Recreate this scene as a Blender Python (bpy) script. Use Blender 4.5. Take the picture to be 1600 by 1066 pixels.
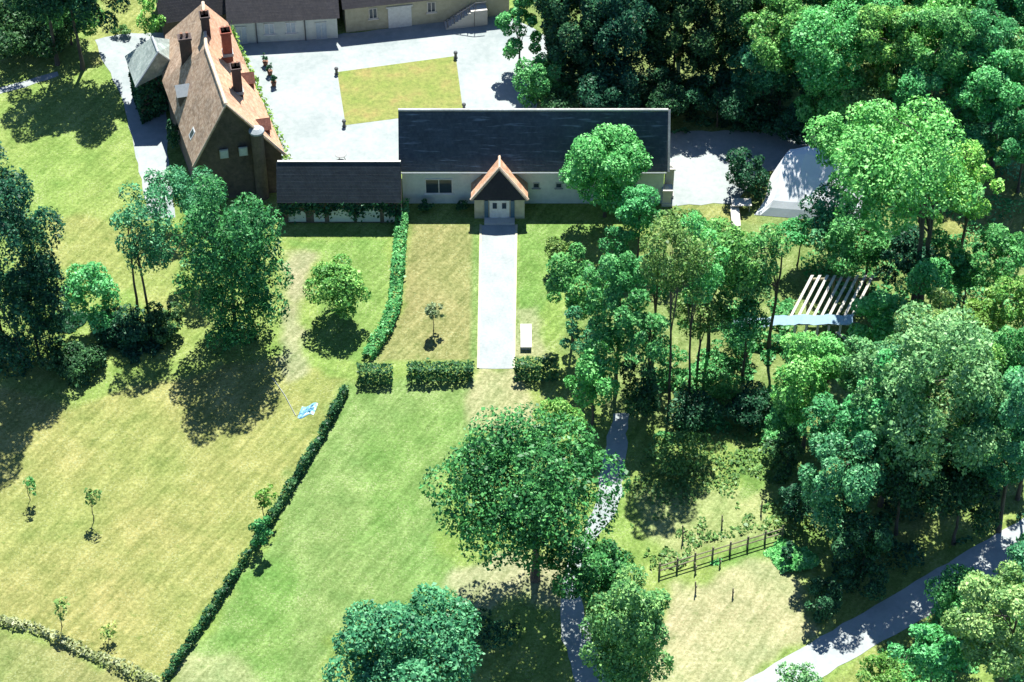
import bpy, math, random
import numpy as np
from mathutils import Vector, Matrix

for o in list(bpy.data.objects):
    bpy.data.objects.remove(o)
SC = bpy.context.scene
COL = SC.collection
R = math.radians
rng = np.random.default_rng(11)
random.seed(7)

# ------------------------------------------------------------------ camera, light
CAM_H = 139.0
cam_d = bpy.data.cameras.new('camera')
cam = bpy.data.objects.new('camera', cam_d)
COL.objects.link(cam)
cam.location = (0, -CAM_H, CAM_H)
cam.rotation_euler = (R(45), 0, 0)
cam_d.sensor_fit = 'HORIZONTAL'
cam_d.angle = R(24)
cam_d.clip_start = 1.0
cam_d.clip_end = 3000
SC.camera = cam

SUN_EL, SUN_AZ = 58.0, 5.0
w = bpy.data.worlds.new('World')
SC.world = w
w.use_nodes = True
nt = w.node_tree
bg = nt.nodes['Background']
sky = nt.nodes.new('ShaderNodeTexSky')
sky.sky_type = 'NISHITA'
sky.sun_disc = False
sky.sun_elevation = R(SUN_EL)
sky.sun_rotation = R(SUN_AZ)
sky.altitude = 2500
sky.air_density = .8
sky.dust_density = .1
sky.ozone_density = 6.0
nt.links.new(sky.outputs[0], bg.inputs[0])
bg.inputs[1].default_value = 0.10
sd = bpy.data.lights.new('sun', 'SUN')
sd.energy = 5.0
sd.angle = R(0.5)
sd.color = (1.0, 0.985, 0.92)
sun = bpy.data.objects.new('sun', sd)
COL.objects.link(sun)
sv = Vector((math.sin(R(SUN_AZ)) * math.cos(R(SUN_EL)), math.cos(R(SUN_AZ)) * math.cos(R(SUN_EL)), math.sin(R(SUN_EL))))
sun.rotation_euler = sv.to_track_quat('Z', 'Y').to_euler()
sun.location = (0, 60, 120)
SC.view_settings.view_transform = 'Standard'
SC.view_settings.look = 'None'
SC.view_settings.gamma = 1.0
SC.view_settings.exposure = 1.45

# ------------------------------------------------------------------ survey helper: where a sight line meets the ground
FPX = 800 / math.tan(R(12))
S2 = math.sqrt(.5)
def ray(px, py):
    u, v = (px - 800) / FPX, (533 - py) / FPX
    return Vector((u, S2 + v * S2, -S2 + v * S2))
def P(px, py, z=0.0):
    d = ray(px, py); t = (z - CAM_H) / d.z
    return Vector((d.x * t, -CAM_H + d.y * t, z))
def hit(px, py, p0, n):
    d = ray(px, py); o = Vector((0, -CAM_H, CAM_H))
    return o + d * ((Vector(p0) - o).dot(n) / d.dot(n))
def scale_at(py, z=0):
    d = ray(800, py); t = (z - CAM_H) / d.z
    return FPX / t

# ------------------------------------------------------------------ materials
def new_mat(name):
    m = bpy.data.materials.new(name); m.use_nodes = True
    n = m.node_tree.nodes; l = m.node_tree.links
    return m, n, l, n['Principled BSDF']
def srgb(c):
    return tuple(x / 12.92 if x <= .04045 else ((x + .055) / 1.055) ** 2.4 for x in c)
def ramp(n, l, fac, stops):
    r = n.new('ShaderNodeValToRGB')
    e = r.color_ramp.elements
    e[0].position, e[0].color = stops[0][0], (*stops[0][1], 1)
    e[1].position, e[1].color = stops[-1][0], (*stops[-1][1], 1)
    for p, c in stops[1:-1]:
        x = e.new(p); x.color = (*c, 1)
    l.new(fac, r.inputs[0])
    return r.outputs[0]
def noise(n, l, vec, scale, detail=4, rough=.6):
    t = n.new('ShaderNodeTexNoise')
    t.inputs['Scale'].default_value = scale
    t.inputs['Detail'].default_value = detail
    t.inputs['Roughness'].default_value = rough
    if vec is not None: l.new(vec, t.inputs['Vector'])
    return t.outputs['Fac']
def mapping(n, l, vec, sc=(1, 1, 1), rot=(0, 0, 0)):
    m = n.new('ShaderNodeMapping')
    m.inputs['Scale'].default_value = sc
    m.inputs['Rotation'].default_value = rot
    l.new(vec, m.inputs['Vector'])
    return m.outputs[0]
def mix(n, l, mode, fac, a, b):
    m = n.new('ShaderNodeMix'); m.data_type = 'RGBA'; m.blend_type = mode
    for k, v in ((0, fac), (6, a), (7, b)):
        if hasattr(v, 'is_linked'): l.new(v, m.inputs[k])
        elif k == 0: m.inputs[0].default_value = v
        else: m.inputs[k].default_value = (*v, 1)
    return m.outputs[2]
def bump(n, l, b, fac, strength=.4, dist=.05):
    x = n.new('ShaderNodeBump'); x.inputs['Strength'].default_value = strength
    x.inputs['Distance'].default_value = dist
    l.new(fac, x.inputs['Height']); l.new(x.outputs[0], b.inputs['Normal'])

def speck(name, c0, c1, sc=3.0, rough=.85, coord='Object', bmp=.3):
    """two-tone weathered surface"""
    m, n, l, b = new_mat(name)
    tc = n.new('ShaderNodeTexCoord').outputs[coord]
    f1 = noise(n, l, tc, sc, 6, .7)
    f2 = noise(n, l, tc, sc * .13, 3, .5)
    a = n.new('ShaderNodeMath'); a.operation = 'ADD'
    l.new(f1, a.inputs[0]); l.new(f2, a.inputs[1])
    h = n.new('ShaderNodeMath'); h.operation = 'MULTIPLY'; h.inputs[1].default_value = .5
    l.new(a.outputs[0], h.inputs[0])
    c = ramp(n, l, h.outputs[0], [(.36, c0), (.64, c1)])
    l.new(c, b.inputs['Base Color'])
    b.inputs['Roughness'].default_value = rough
    if bmp: bump(n, l, b, f1, bmp)
    return m

def tiles(name, c0, c1, c2, row=.3, wid=.22, streak=0.0, gloss=.8):
    """courses of tiles laid along the eaves (uv in metres: u along eave, v up the slope)"""
    m, n, l, b = new_mat(name)
    uv = n.new('ShaderNodeTexCoord').outputs['UV']
    br = n.new('ShaderNodeTexBrick')
    br.inputs['Scale'].default_value = 1.0
    br.inputs['Brick Width'].default_value = wid
    br.inputs['Row Height'].default_value = row
    br.inputs['Mortar Size'].default_value = .02
    br.inputs['Color1'].default_value = (0, 0, 0, 1)
    br.inputs['Color2'].default_value = (1, 1, 1, 1)
    br.inputs['Mortar'].default_value = (.1, .1, .1, 1)
    l.new(uv, br.inputs['Vector'])
    big = noise(n, l, uv, .55, 4, .65)
    mid = noise(n, l, uv, 2.6, 5, .7)
    st = noise(n, l, mapping(n, l, uv, (.35, 3.2, 1)), 1.0, 3, .6)
    v = n.new('ShaderNodeMath'); v.operation = 'MULTIPLY_ADD'
    l.new(br.outputs['Color'], v.inputs[0]); v.inputs[1].default_value = .22
    l.new(mid, v.inputs[2])
    c = ramp(n, l, v.outputs[0], [(.32, c0), (.55, c1), (.82, c2)])
    c = mix(n, l, 'MULTIPLY', .7, c, ramp(n, l, big, [(.3, (.55, .55, .55)), (.7, (1.25, 1.2, 1.15))]))
    if streak:
        c = mix(n, l, 'MIX', ramp(n, l, st, [(.57, (0, 0, 0)), (.72, (streak,) * 3)]), c, tuple(min(1, x * 2.6 + .03) for x in c2))
    l.new(c, b.inputs['Base Color'])
    b.inputs['Roughness'].default_value = gloss
    bump(n, l, b, br.outputs['Fac'], .5, .03)
    return m

def plain(name, c, rough=.6, metal=0):
    m, n, l, b = new_mat(name)
    tc = n.new('ShaderNodeTexCoord').outputs['Object']
    f = noise(n, l, tc, 4, 4)
    l.new(ramp(n, l, f, [(.3, tuple(x * .8 for x in c)), (.7, c)]), b.inputs['Base Color'])
    b.inputs['Roughness'].default_value = rough
    b.inputs['Metallic'].default_value = metal
    return m

def leaf_mat(name, c0, c1, c2, trans=.22):
    m, n, l, b = new_mat(name)
    n.remove(b)
    out = n['Material Output']
    g = n.new('ShaderNodeNewGeometry')
    oi = n.new('ShaderNodeObjectInfo')
    tc = n.new('ShaderNodeTexCoord').outputs['Object']
    cl = noise(n, l, tc, .55, 3, .6)
    a = n.new('ShaderNodeMath'); a.operation = 'MULTIPLY_ADD'
    l.new(g.outputs['Random Per Island'], a.inputs[0]); a.inputs[1].default_value = .5
    l.new(cl, a.inputs[2])
    c = ramp(n, l, a.outputs[0], [(.38, c0), (.72, c1), (1.1 if False else 1.0, c2)])
    c = mix(n, l, 'MULTIPLY', 1.0, c, oi.outputs['Color'])
    d = n.new('ShaderNodeBsdfDiffuse'); t = n.new('ShaderNodeBsdfTranslucent')
    gl = n.new('ShaderNodeBsdfGlossy'); gl.inputs['Roughness'].default_value = .45
    l.new(c, d.inputs[0])
    l.new(mix(n, l, 'MULTIPLY', 1, c, (1.15, 1.2, .7)), t.inputs[0])
    m1 = n.new('ShaderNodeMixShader'); m1.inputs[0].default_value = trans
    l.new(d.outputs[0], m1.inputs[1]); l.new(t.outputs[0], m1.inputs[2])
    m2 = n.new('ShaderNodeMixShader'); m2.inputs[0].default_value = .015
    l.new(m1.outputs[0], m2.inputs[1]); l.new(gl.outputs[0], m2.inputs[2])
    l.new(m2.outputs[0], out.inputs[0])
    return m

LEAF = {
    'bright': leaf_mat('leaves_bright', (.03, .14, .04), (.09, .38, .095), (.26, .60, .22)),
    'green':  leaf_mat('leaves_green', (.02, .10, .032), (.055, .25, .07), (.18, .46, .16)),
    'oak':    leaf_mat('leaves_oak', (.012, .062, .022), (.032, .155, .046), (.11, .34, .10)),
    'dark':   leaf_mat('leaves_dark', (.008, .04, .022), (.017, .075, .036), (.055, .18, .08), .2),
    'teal':   leaf_mat('leaves_teal', (.018, .095, .046), (.048, .21, .09), (.16, .42, .19)),
    'grey':   leaf_mat('leaves_grey', (.045, .14, .05), (.12, .29, .10), (.32, .52, .22)),
    'olive':  leaf_mat('leaves_olive', (.035, .10, .025), (.085, .19, .05), (.20, .33, .10)),
    'lime':   leaf_mat('leaves_lime', (.07, .17, .025), (.15, .30, .05), (.28, .42, .10)),
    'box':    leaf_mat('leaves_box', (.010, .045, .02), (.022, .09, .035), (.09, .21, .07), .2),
    'straw':  leaf_mat('leaves_straw', (.14, .19, .08), (.25, .29, .13), (.40, .42, .24)),
    'hay':    leaf_mat('leaves_hay', (.17, .18, .06), (.21, .21, .08), (.27, .26, .12)),
}
BARK = speck('bark', (.025, .021, .017), (.085, .072, .056), 5)
M = {
    'slate': tiles('slate_roof', (.016, .030, .045), (.026, .043, .060), (.045, .064, .08), .3, .25, .8, .75),
    'wingslate': tiles('wing_slates', (.010, .018, .028), (.016, .027, .038), (.028, .04, .05), .3, .25, .2, .85),
    'oldslate': tiles('weathered_roof', (.014, .014, .020), (.022, .022, .028), (.035, .033, .036), .3, .25, .15, .8),
    'tile': tiles('clay_tiles', (.32, .155, .085), (.45, .25, .15), (.54, .37, .26), .26, .2),
    'shadedtile': tiles('shaded_clay_tiles', (.17, .115, .075), (.29, .20, .135), (.44, .35, .27), .26, .2),  # clay tiles coloured duller, for the slope the sun only grazes
    'rusttile': tiles('dormer_tiles', (.09, .03, .02), (.15, .055, .035), (.22, .09, .06), .26, .2),
    'zinc': tiles('grey_green_slates', (.15, .20, .19), (.22, .27, .255), (.32, .37, .35), .3, .3),
    'limewash': speck('limewash_wall', (.36, .41, .39), (.52, .56, .53), 2.2),
    'cream': speck('cream_stone_wall', (.27, .26, .18), (.45, .42, .31), 2.0),
    'stone': speck('dark_stone_wall', (.045, .038, .031), (.125, .10, .078), 3.0),
    'brick': speck('red_brick', (.16, .035, .02), (.28, .08, .045), 6),
    'darkbrick': speck('sooty_brick', (.03, .022, .02), (.07, .045, .04), 6),
    'white': plain('white_paint', (.60, .61, .60), .55),
    'glass': plain('window_glass', (.03, .05, .07), .1),
    'paleglass': plain('painted_reflection_glass', (.36, .44, .50), .2),  # pale base colour stands in for reflections in the panes
    'slatehung': speck('slate_hanging', (.012, .012, .015), (.026, .025, .028), 5),
    'lead': plain('lead_cap', (.30, .33, .34), .5),
    'ridge': speck('mortared_ridge', (.30, .29, .27), (.48, .47, .44), 4),
    'verge': speck('terracotta_ridge', (.36, .25, .17), (.52, .42, .32), 5),
    'gravel': speck('pale_gravel', (.175, .205, .205), (.275, .295, .287), 1.6, .95, 'Object', .15),
    'pathgravel': speck('path_gravel', (.195, .22, .22), (.28, .295, .287), 4.5, .95, 'Object', .25),
    'asphalt': speck('worn_road', (.21, .235, .235), (.30, .32, .315), 2.0, .95, 'Object', .2),
    'timber': speck('pale_timber', (.46, .43, .37), (.62, .59, .53), 3),
    'wood': speck('fence_wood', (.10, .09, .055), (.21, .19, .12), 5),
    'canvas': speck('white_canvas', (.54, .56, .58), (.62, .63, .64), .8, .8, 'Object', .1),
    'bluetarp': plain('blue_tarp', (.28, .42, .52), .45),
    'slab': speck('white_slab', (.36, .345, .315), (.47, .45, .42), 3),
    'metal': plain('grey_metal', (.09, .095, .10), .45),
    'pot': speck('terracotta_pot', (.12, .05, .03), (.19, .09, .05), 6),
}

# ------------------------------------------------------------------ object helpers
def tag(o, label=None, cat=None, group=None, kind=None):
    if label: o['label'] = label
    if cat: o['category'] = cat
    if group: o['group'] = group
    if kind: o['kind'] = kind
    return o
def empty(name, loc, label, cat, group=None, rz=0.0):
    o = bpy.data.objects.new(name, None)
    o.empty_display_size = .3
    COL.objects.link(o)
    o.location = loc; o.rotation_euler = (0, 0, rz)
    return tag(o, label, cat, group)

class MB:
    def __init__(s): s.v, s.f, s.uv = [], [], []
    def poly(s, pts):
        pts = [Vector(p) for p in pts]
        i = len(s.v); s.v += pts; s.f.append(tuple(range(i, i + len(pts))))
        e = (pts[1] - pts[0]).normalized()
        nn = Vector((0, 0, 0))
        for k in range(1, len(pts) - 1): nn += (pts[k] - pts[0]).cross(pts[k + 1] - pts[0])
        nn = nn.normalized() if nn.length > 1e-9 else Vector((0, 0, 1))
        g = nn.cross(e)
        s.uv += [((p - pts[0]).dot(e) + pts[0].x * .3, (p - pts[0]).dot(g)) for p in pts]
    def slab(s, pts, t):
        """polygon given thickness t along minus its normal"""
        pts = [Vector(p) for p in pts]
        nn = (pts[1] - pts[0]).cross(pts[2] - pts[0]).normalized()
        lo = [p - nn * t for p in pts]
        s.poly(pts); s.poly(lo[::-1])
        for k in range(len(pts)):
            j = (k + 1) % len(pts)
            s.poly([pts[k], lo[k], lo[j], pts[j]])
    def box(s, c, d, rz=0, taper=1.0):
        cx, cy, cz = c; hx, hy, hz = d[0] / 2, d[1] / 2, d[2] / 2
        m = Matrix.Rotation(rz, 3, 'Z')
        q = []
        for z, k in ((-hz, 1), (hz, taper)):
            for x, y in ((-hx, -hy), (hx, -hy), (hx, hy), (-hx, hy)):
                q.append(m @ Vector((x * k, y * k, z)) + Vector((cx, cy, cz)))
        for f in ((3, 2, 1, 0), (4, 5, 6, 7), (0, 1, 5, 4), (1, 2, 6, 5), (2, 3, 7, 6), (3, 0, 4, 7)):
            s.poly([q[i] for i in f])
    def tube(s, pts, rad, n=7):
        pts = [Vector(p) for p in pts]
        rings = []
        for k, p in enumerate(pts):
            t = (pts[min(k + 1, len(pts) - 1)] - pts[max(k - 1, 0)]).normalized()
            a = t.cross(Vector((.3, .9, .1))).normalized(); b = t.cross(a)
            r = rad[k] if hasattr(rad, '__len__') else rad
            rings.append([p + (a * math.cos(6.2832 * j / n) + b * math.sin(6.2832 * j / n)) * r for j in range(n)])
        for k in range(len(rings) - 1):
            for j in range(n):
                i = (j + 1) % n
                s.poly([rings[k][j], rings[k][i], rings[k + 1][i], rings[k + 1][j]])
        s.poly(rings[0][::-1]); s.poly(rings[-1])
    def lathe(s, c, prof, n=14):
        c = Vector(c)
        rings = [[c + Vector((r * math.cos(6.2832 * j / n), r * math.sin(6.2832 * j / n), z)) for j in range(n)] for r, z in prof]
        for k in range(len(rings) - 1):
            for j in range(n):
                i = (j + 1) % n
                s.poly([rings[k][j], rings[k][i], rings[k + 1][i], rings[k + 1][j]])
        s.poly(rings[-1]); s.poly(rings[0][::-1])
    def build(s, name, mat, parent=None, smooth=False):
        me = bpy.data.meshes.new(name)
        me.from_pydata([tuple(p) for p in s.v], [], s.f)
        uvl = me.uv_layers.new(name='UVMap')
        uvl.data.foreach_set('uv', np.array(s.uv, dtype=np.float32).ravel())
        me.materials.append(mat)
        if smooth: me.polygons.foreach_set('use_smooth', [True] * len(me.polygons))
        o = bpy.data.objects.new(name, me)
        COL.objects.link(o)
        if parent: o.parent = parent
        return o

def quads_obj(name, V, mat, parent=None, extra=None):
    """V: (n,4,3) array of separate leaf faces"""
    n = len(V)
    nv = n * 4
    co = V.reshape(-1, 3).astype(np.float32)
    me = bpy.data.meshes.new(name)
    me.vertices.add(nv); me.vertices.foreach_set('co', co.ravel())
    me.loops.add(nv); me.loops.foreach_set('vertex_index', np.arange(nv, dtype=np.int32))
    me.polygons.add(n)
    me.polygons.foreach_set('loop_start', np.arange(0, nv, 4, dtype=np.int32))
    me.polygons.foreach_set('loop_total', np.full(n, 4, dtype=np.int32))
    me.update(calc_edges=True)
    me.materials.append(mat)
    o = bpy.data.objects.new(name, me)
    COL.objects.link(o)
    if parent: o.parent = parent
    return o

def unit(n):
    v = rng.normal(size=(n, 3)); return v / np.linalg.norm(v, axis=1, keepdims=True)
def leaves_at(pos, outn, size, wild=.85, up=.55):
    n = len(pos)
    nn = outn * .6 + unit(n) * wild + np.array([0, 0, up])
    nn /= np.linalg.norm(nn, axis=1, keepdims=True)
    t = np.cross(nn, unit(n)); t /= np.linalg.norm(t, axis=1, keepdims=True)
    b = np.cross(nn, t)
    sz = size * np.clip(rng.lognormal(-.08, .34, (n, 1)), .45, 2.0)
    asp = rng.uniform(.5, .85, (n, 1))
    fold = nn * sz * rng.uniform(-.25, .25, (n, 1))
    V = np.stack([pos - t * sz * .62, pos + b * sz * asp * .55 + fold, pos + t * sz * .62, pos - b * sz * asp * .55 + fold], 1)
    return V

def crown_arrays(c, rx, rz, size, dens, nl, seed, tight=False):
    """leafy lobes filling an ellipsoid of horizontal radius rx, vertical rz; returns leaves and lobe centres"""
    global rng
    rng = np.random.default_rng(seed)
    c = np.array(c)
    d = unit(nl); d[:, 2] = d[:, 2] * .9 + .10
    for it in range(6):                       # push the lobes apart so that they cover the crown evenly
        df = d[:, None] - d[None]; ds = (df ** 2).sum(-1) + 1e-3
        np.fill_diagonal(ds, 1e9)
        d = d + .05 * (df / ds[..., None]).sum(1) * 6 / nl
        d /= np.linalg.norm(d, axis=1, keepdims=True)
    rr = rng.uniform(.50, .95, (nl, 1))
    rr[: max(2, nl // 6)] *= .4
    if tight: rr = np.clip(rr, .3, .80)
    L = d * rr * np.array([rx, rx, rz]) * rng.uniform(.85, 1.12, (nl, 3))
    kd = unit(5); ka = rng.uniform(-.38, .42, 5) * (.65 if tight else 1.15)
    L *= 1 + (np.clip(d @ kd.T, 0, 1) ** 3 * ka).sum(1, keepdims=True)
    lr = np.clip(rng.lognormal(0, .28, nl) * .95 / math.sqrt(nl) + .10, .17, .5)
    if tight: lr = lr * .8 + .09
    lobe = np.stack([lr * rx, lr * rx * rng.uniform(.8, 1.15, nl), lr * (rx * .5 + rz * .5) * .85], 1)
    area = 4 * math.pi * ((lobe[:, 0] * lobe[:, 1]) + lobe[:, 0] * lobe[:, 2] * 2) / 3
    N = int(min(26000, max(60, 1.5 * dens * area.sum() / (size * size))))
    pick = rng.choice(nl, N, p=area / area.sum())
    dv = unit(N)
    dv[:, 2] = np.where(dv[:, 2] < -.3, dv[:, 2] * rng.uniform(-.6, 1, N), dv[:, 2])
    # twig level clumping: leaves gather about twigs
    tw = unit(60)
    k = rng.integers(0, 60, N)
    dv = dv * .72 + tw[k] * .5
    dv /= np.linalg.norm(dv, axis=1, keepdims=True)
    rad = rng.uniform(.62, 1.08, (N, 1)) ** .8
    pos = L[pick] + dv * lobe[pick] * rad
    e = np.sqrt(((pos / np.array([rx, rx, rz])) ** 2).sum(1))
    q = np.quantile(e, .93); pos /= q; e /= q; L = L / q
    keep = (e > .38) | (rng.random(N) < .3)
    keep &= e < 1.2
    pos, dv = pos[keep], dv[keep]
    outn = dv * .7 + pos / np.array([rx, rx, rz]) * .5
    V = leaves_at(pos + c, outn, size)
    return V, L + c

def trunk_mesh(h, top, lobes, r0, parent, seed, stems=1, bark=None):
    rnd = random.Random(seed)
    mb = MB()
    for s in range(stems):
        ox, oy = (0, 0) if stems == 1 else (rnd.uniform(-.5, .5) * 1.2, rnd.uniform(-.4, .4))
        bx, by = rnd.uniform(-.05, .05) * h, rnd.uniform(-.05, .05) * h
        pts, rad = [], []
        for k in range(7):
            t = k / 6
            pts.append((ox * (1 - t * .3) + bx * t + rnd.uniform(-.06, .06) * (t > 0), oy + by * t + rnd.uniform(-.06, .06) * (t > 0), -.15 + (top + .15) * t))
            rad.append(r0 * (1.45 if k == 0 else 1.0) * (1 - .62 * t) / (1 if stems == 1 else 1.3))
        mb.tube(pts, rad, 8)
        order = list(range(len(lobes))); rnd.shuffle(order)
        for i in order[:9]:
            l = Vector(lobes[i])
            k = rnd.randint(3, 6)
            a = Vector(pts[k])
            m1 = a.lerp(l, .5) + Vector((0, 0, (l - a).length * .10)) + Vector((rnd.uniform(-.2, .2), rnd.uniform(-.2, .2), 0))
            mb.tube([a, m1, l], [rad[k] * .65, rad[k] * .4, rad[k] * .12], 5)
            for q in range(2):
                e = l + Vector((rnd.uniform(-1, 1), rnd.uniform(-1, 1), rnd.uniform(-.2, .9))) * (l - a).length * .3
                mb.tube([m1.lerp(l, .4), e], [rad[k] * .25, rad[k] * .07], 4)
    return mb.build('trunk', bark or BARK, parent, True)

TREE_N = [100]
def tint(seed, hue=None):
    """every tree has its own leaf hue: bluish (0) to yellowish (1)"""
    h = random.Random(seed * 7 + 3).random() if hue is None else hue
    a, b, c = Vector((.68, .86, .98)), Vector((1.0, 1.0, .95)), Vector((1.7, 1.12, .75))
    v = a.lerp(b, h / .5) if h < .5 else b.lerp(c, (h - .5) / .5)
    return (v.x, v.y, v.z, 1)
def tree(cx, cy, rx, ry, by, kind, label, cat='tree', group=None, dens=1.0, size=None, bx=None, name=None, stems=1, nl=None, trunk_r=None, tight=False, hue=None):
    """crown centre, crown radii and foot of the trunk surveyed off the photograph; built as a real tree standing there"""
    TREE_N[0] += 1
    seed = TREE_N[0]
    rx *= 1.05; ry *= 1.10
    bx = cx if bx is None else bx
    g = P(bx, by)
    n = Vector((0, 1, 0))
    cpt = hit(cx, cy, g, n)                       # crown centre stands over the trunk's foot
    h = max(cpt.z, .4)
    sc = scale_at(cy, h)
    R_x = rx / sc
    p = math.atan2(CAM_H - h, CAM_H + g.y)
    q = (ry / sc) ** 2 - (R_x * math.sin(p)) ** 2
    R_z = math.sqrt(max(q, (R_x * .42) ** 2)) / math.cos(p) if q > 0 else R_x * .55
    R_z = max(R_z, R_x * .5)
    R_z = min(R_z, R_x * 2.6)
    if size is None: size = min(.27, max(.13, .155 + R_x * .011))
    nl = nl or int(min(44, max(8, 9 + R_x * R_z * 1.1)))
    nm = name or ('shrub' if cat == 'shrub' else 'broadleaf_tree')
    off = Vector((cpt.x - g.x, 0, 0))
    if cat == 'shrub':
        V, L = crown_arrays((off.x, 0, max(h, R_z * .75)), R_x, R_z, size, dens, nl, seed)
        V[..., 2] = np.maximum(V[..., 2], .03)
        root = quads_obj(nm, V, LEAF[kind])
        root.color = tint(seed, hue)
        root.location = g
        return tag(root, label, cat, group)
    root = empty(nm, g, label, cat, group)
    V, L = crown_arrays((off.x, 0, h), R_x, R_z, size, dens, nl, seed, tight)
    V[..., 2] = np.maximum(V[..., 2], .05)
    quads_obj('crown', V, LEAF[kind], root).color = tint(seed, hue)
    trunk_mesh(h, h + R_z * .25, L, trunk_r or min(.22, max(.035, .010 * h + .022 * R_x)), root, seed, stems)
    return root

# ------------------------------------------------------------------ ground
def pix(poly): return [P(x, y) for x, y in poly]
def sdf(X, Y, poly):
    """signed distance (inside positive) to a ground polygon"""
    n = len(poly); d = np.full(X.shape, 1e9); ins = np.zeros(X.shape, bool)
    for i in range(n):
        a, b = poly[i], poly[(i + 1) % n]
        ex, ey = b.x - a.x, b.y - a.y
        t = np.clip(((X - a.x) * ex + (Y - a.y) * ey) / (ex * ex + ey * ey + 1e-9), 0, 1)
        d = np.minimum(d, np.hypot(X - a.x - t * ex, Y - a.y - t * ey))
        c = ((a.y > Y) != (b.y > Y)) & (X < (b.x - a.x) * (Y - a.y) / (b.y - a.y + 1e-12) + a.x)
        ins ^= c
    return np.where(ins, d, -d)
def vnoise(X, Y, s, seed):
    r = np.random.default_rng(seed); g = r.random((64, 64))
    x, y = X / s + 1000, Y / s + 1000
    i, j = np.floor(x).astype(int), np.floor(y).astype(int)
    u, v = x - i, y - j
    u, v = u * u * (3 - 2 * u), v * v * (3 - 2 * v)
    G = lambda a, b: g[a % 64, b % 64]
    return (G(i, j) * (1 - u) + G(i + 1, j) * u) * (1 - v) + (G(i, j + 1) * (1 - u) + G(i + 1, j + 1) * u) * v

C_MEADOW = (.152, .208, .060); C_FIELD = (.192, .196, .072); C_LAWN = (.126, .188, .064); C_STRAW = (.172, .170, .074)
C_TAN = (.255, .245, .15); C_PINK = (.23, .22, .145); C_GREEN = (.105, .185, .05); C_LITTER = (.125, .165, .062)
COVERS = [   # colour, edge softness (m), strength, outline
    (C_LITTER, 2.0, .85, [(800, -60), (1700, -60), (1700, 800), (1240, 830), (1000, 650), (845, 540), (1035, 380), (1045, 200), (830, 190)]),
    (C_FIELD, .8, 1, [(-80, 600), (120, 630), (250, 590), (440, 560), (548, 603), (258, 1062), (120, 1020), (-80, 940)]),
    (C_STRAW, 1.0, .8, [(-80, 968), (0, 975), (250, 1070), (220, 1200), (-80, 1200)]),
    (C_LAWN, 1.2, 1, [(547, 606), (760, 600), (735, 700), (680, 800), (715, 920), (510, 990), (500, 1100), (255, 1100)]),
    (C_GREEN, 1.5, .75, [(330, 1010), (400, 860), (480, 900), (470, 1000), (420, 1066)]),
    (C_GREEN, 1.5, .6, [(580, 690), (720, 640), (660, 800), (560, 860)]),
    (C_TAN, 1.2, .5, [(280, 1040), (360, 1020), (420, 1080), (260, 1090)]),
    (C_GREEN, .6, .7, [(445, 378), (610, 370), (605, 470), (560, 560), (500, 550), (500, 400)]),
    (C_PINK, .9, .9, [(440, 392), (505, 388), (482, 430), (472, 500), (475, 590), (445, 600), (440, 500)]),
    (C_STRAW, .3, 1, [(641, 348), (750, 352), (746, 562), (592, 564), (632, 480)]),
    (C_LAWN, .3, .9, [(735, 350), (752, 350), (748, 560), (736, 560)]),
    (C_GREEN, .4, .85, [(806, 348), (940, 348), (870, 420), (850, 480), (806, 560)]),
    (C_PINK, .7, .7, [(806, 480), (840, 480), (860, 560), (804, 560)]),
    (C_TAN, .9, .8, [(744, 572), (806, 572), (835, 620), (840, 670), (735, 670)]),
    (C_PINK, 1.2, .9, [(700, 900), (780, 860), (900, 870), (880, 940), (700, 960)]),
    (C_MEADOW, 1.2, 1, [(972, 690), (1215, 640), (1275, 850), (1030, 900), (950, 830)]),
    (C_TAN, 1.0, .45, [(1000, 770), (1200, 770), (1200, 840), (1030, 880)]),
    (C_GREEN, .9, .8, [(1150, 720), (1205, 685), (1225, 745), (1165, 775)]),
    (C_GREEN, .8, .8, [(1080, 890), (1190, 840), (1290, 830), (1280, 880), (1200, 880)]),
    (C_TAN, 1.0, .9, [(1040, 910), (1190, 880), (1262, 900), (1265, 985), (1150, 1080), (980, 1100)]),
    (C_FIELD, .8, .6, [(1270, 1080), (1400, 990), (1420, 1040), (1360, 1100)]),
    (C_MEADOW, 1.0, 1, [(-100, 150), (190, 110), (230, 330), (210, 380), (60, 420)]),
    (C_FIELD, 1.0, .7, [(40, 330), (140, 340), (300, 370), (260, 480), (90, 410)]),
    (C_FIELD, 1.2, .8, [(150, -60), (260, -60), (250, 60), (150, 100)]),
    (C_FIELD, 1.0, .8, [(1035, 315), (1165, 318), (1200, 350), (1040, 370)]),
    (C_FIELD, 1.2, .9, [(1490, 270), (1590, 260), (1600, 360), (1480, 380)]),
]
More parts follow.
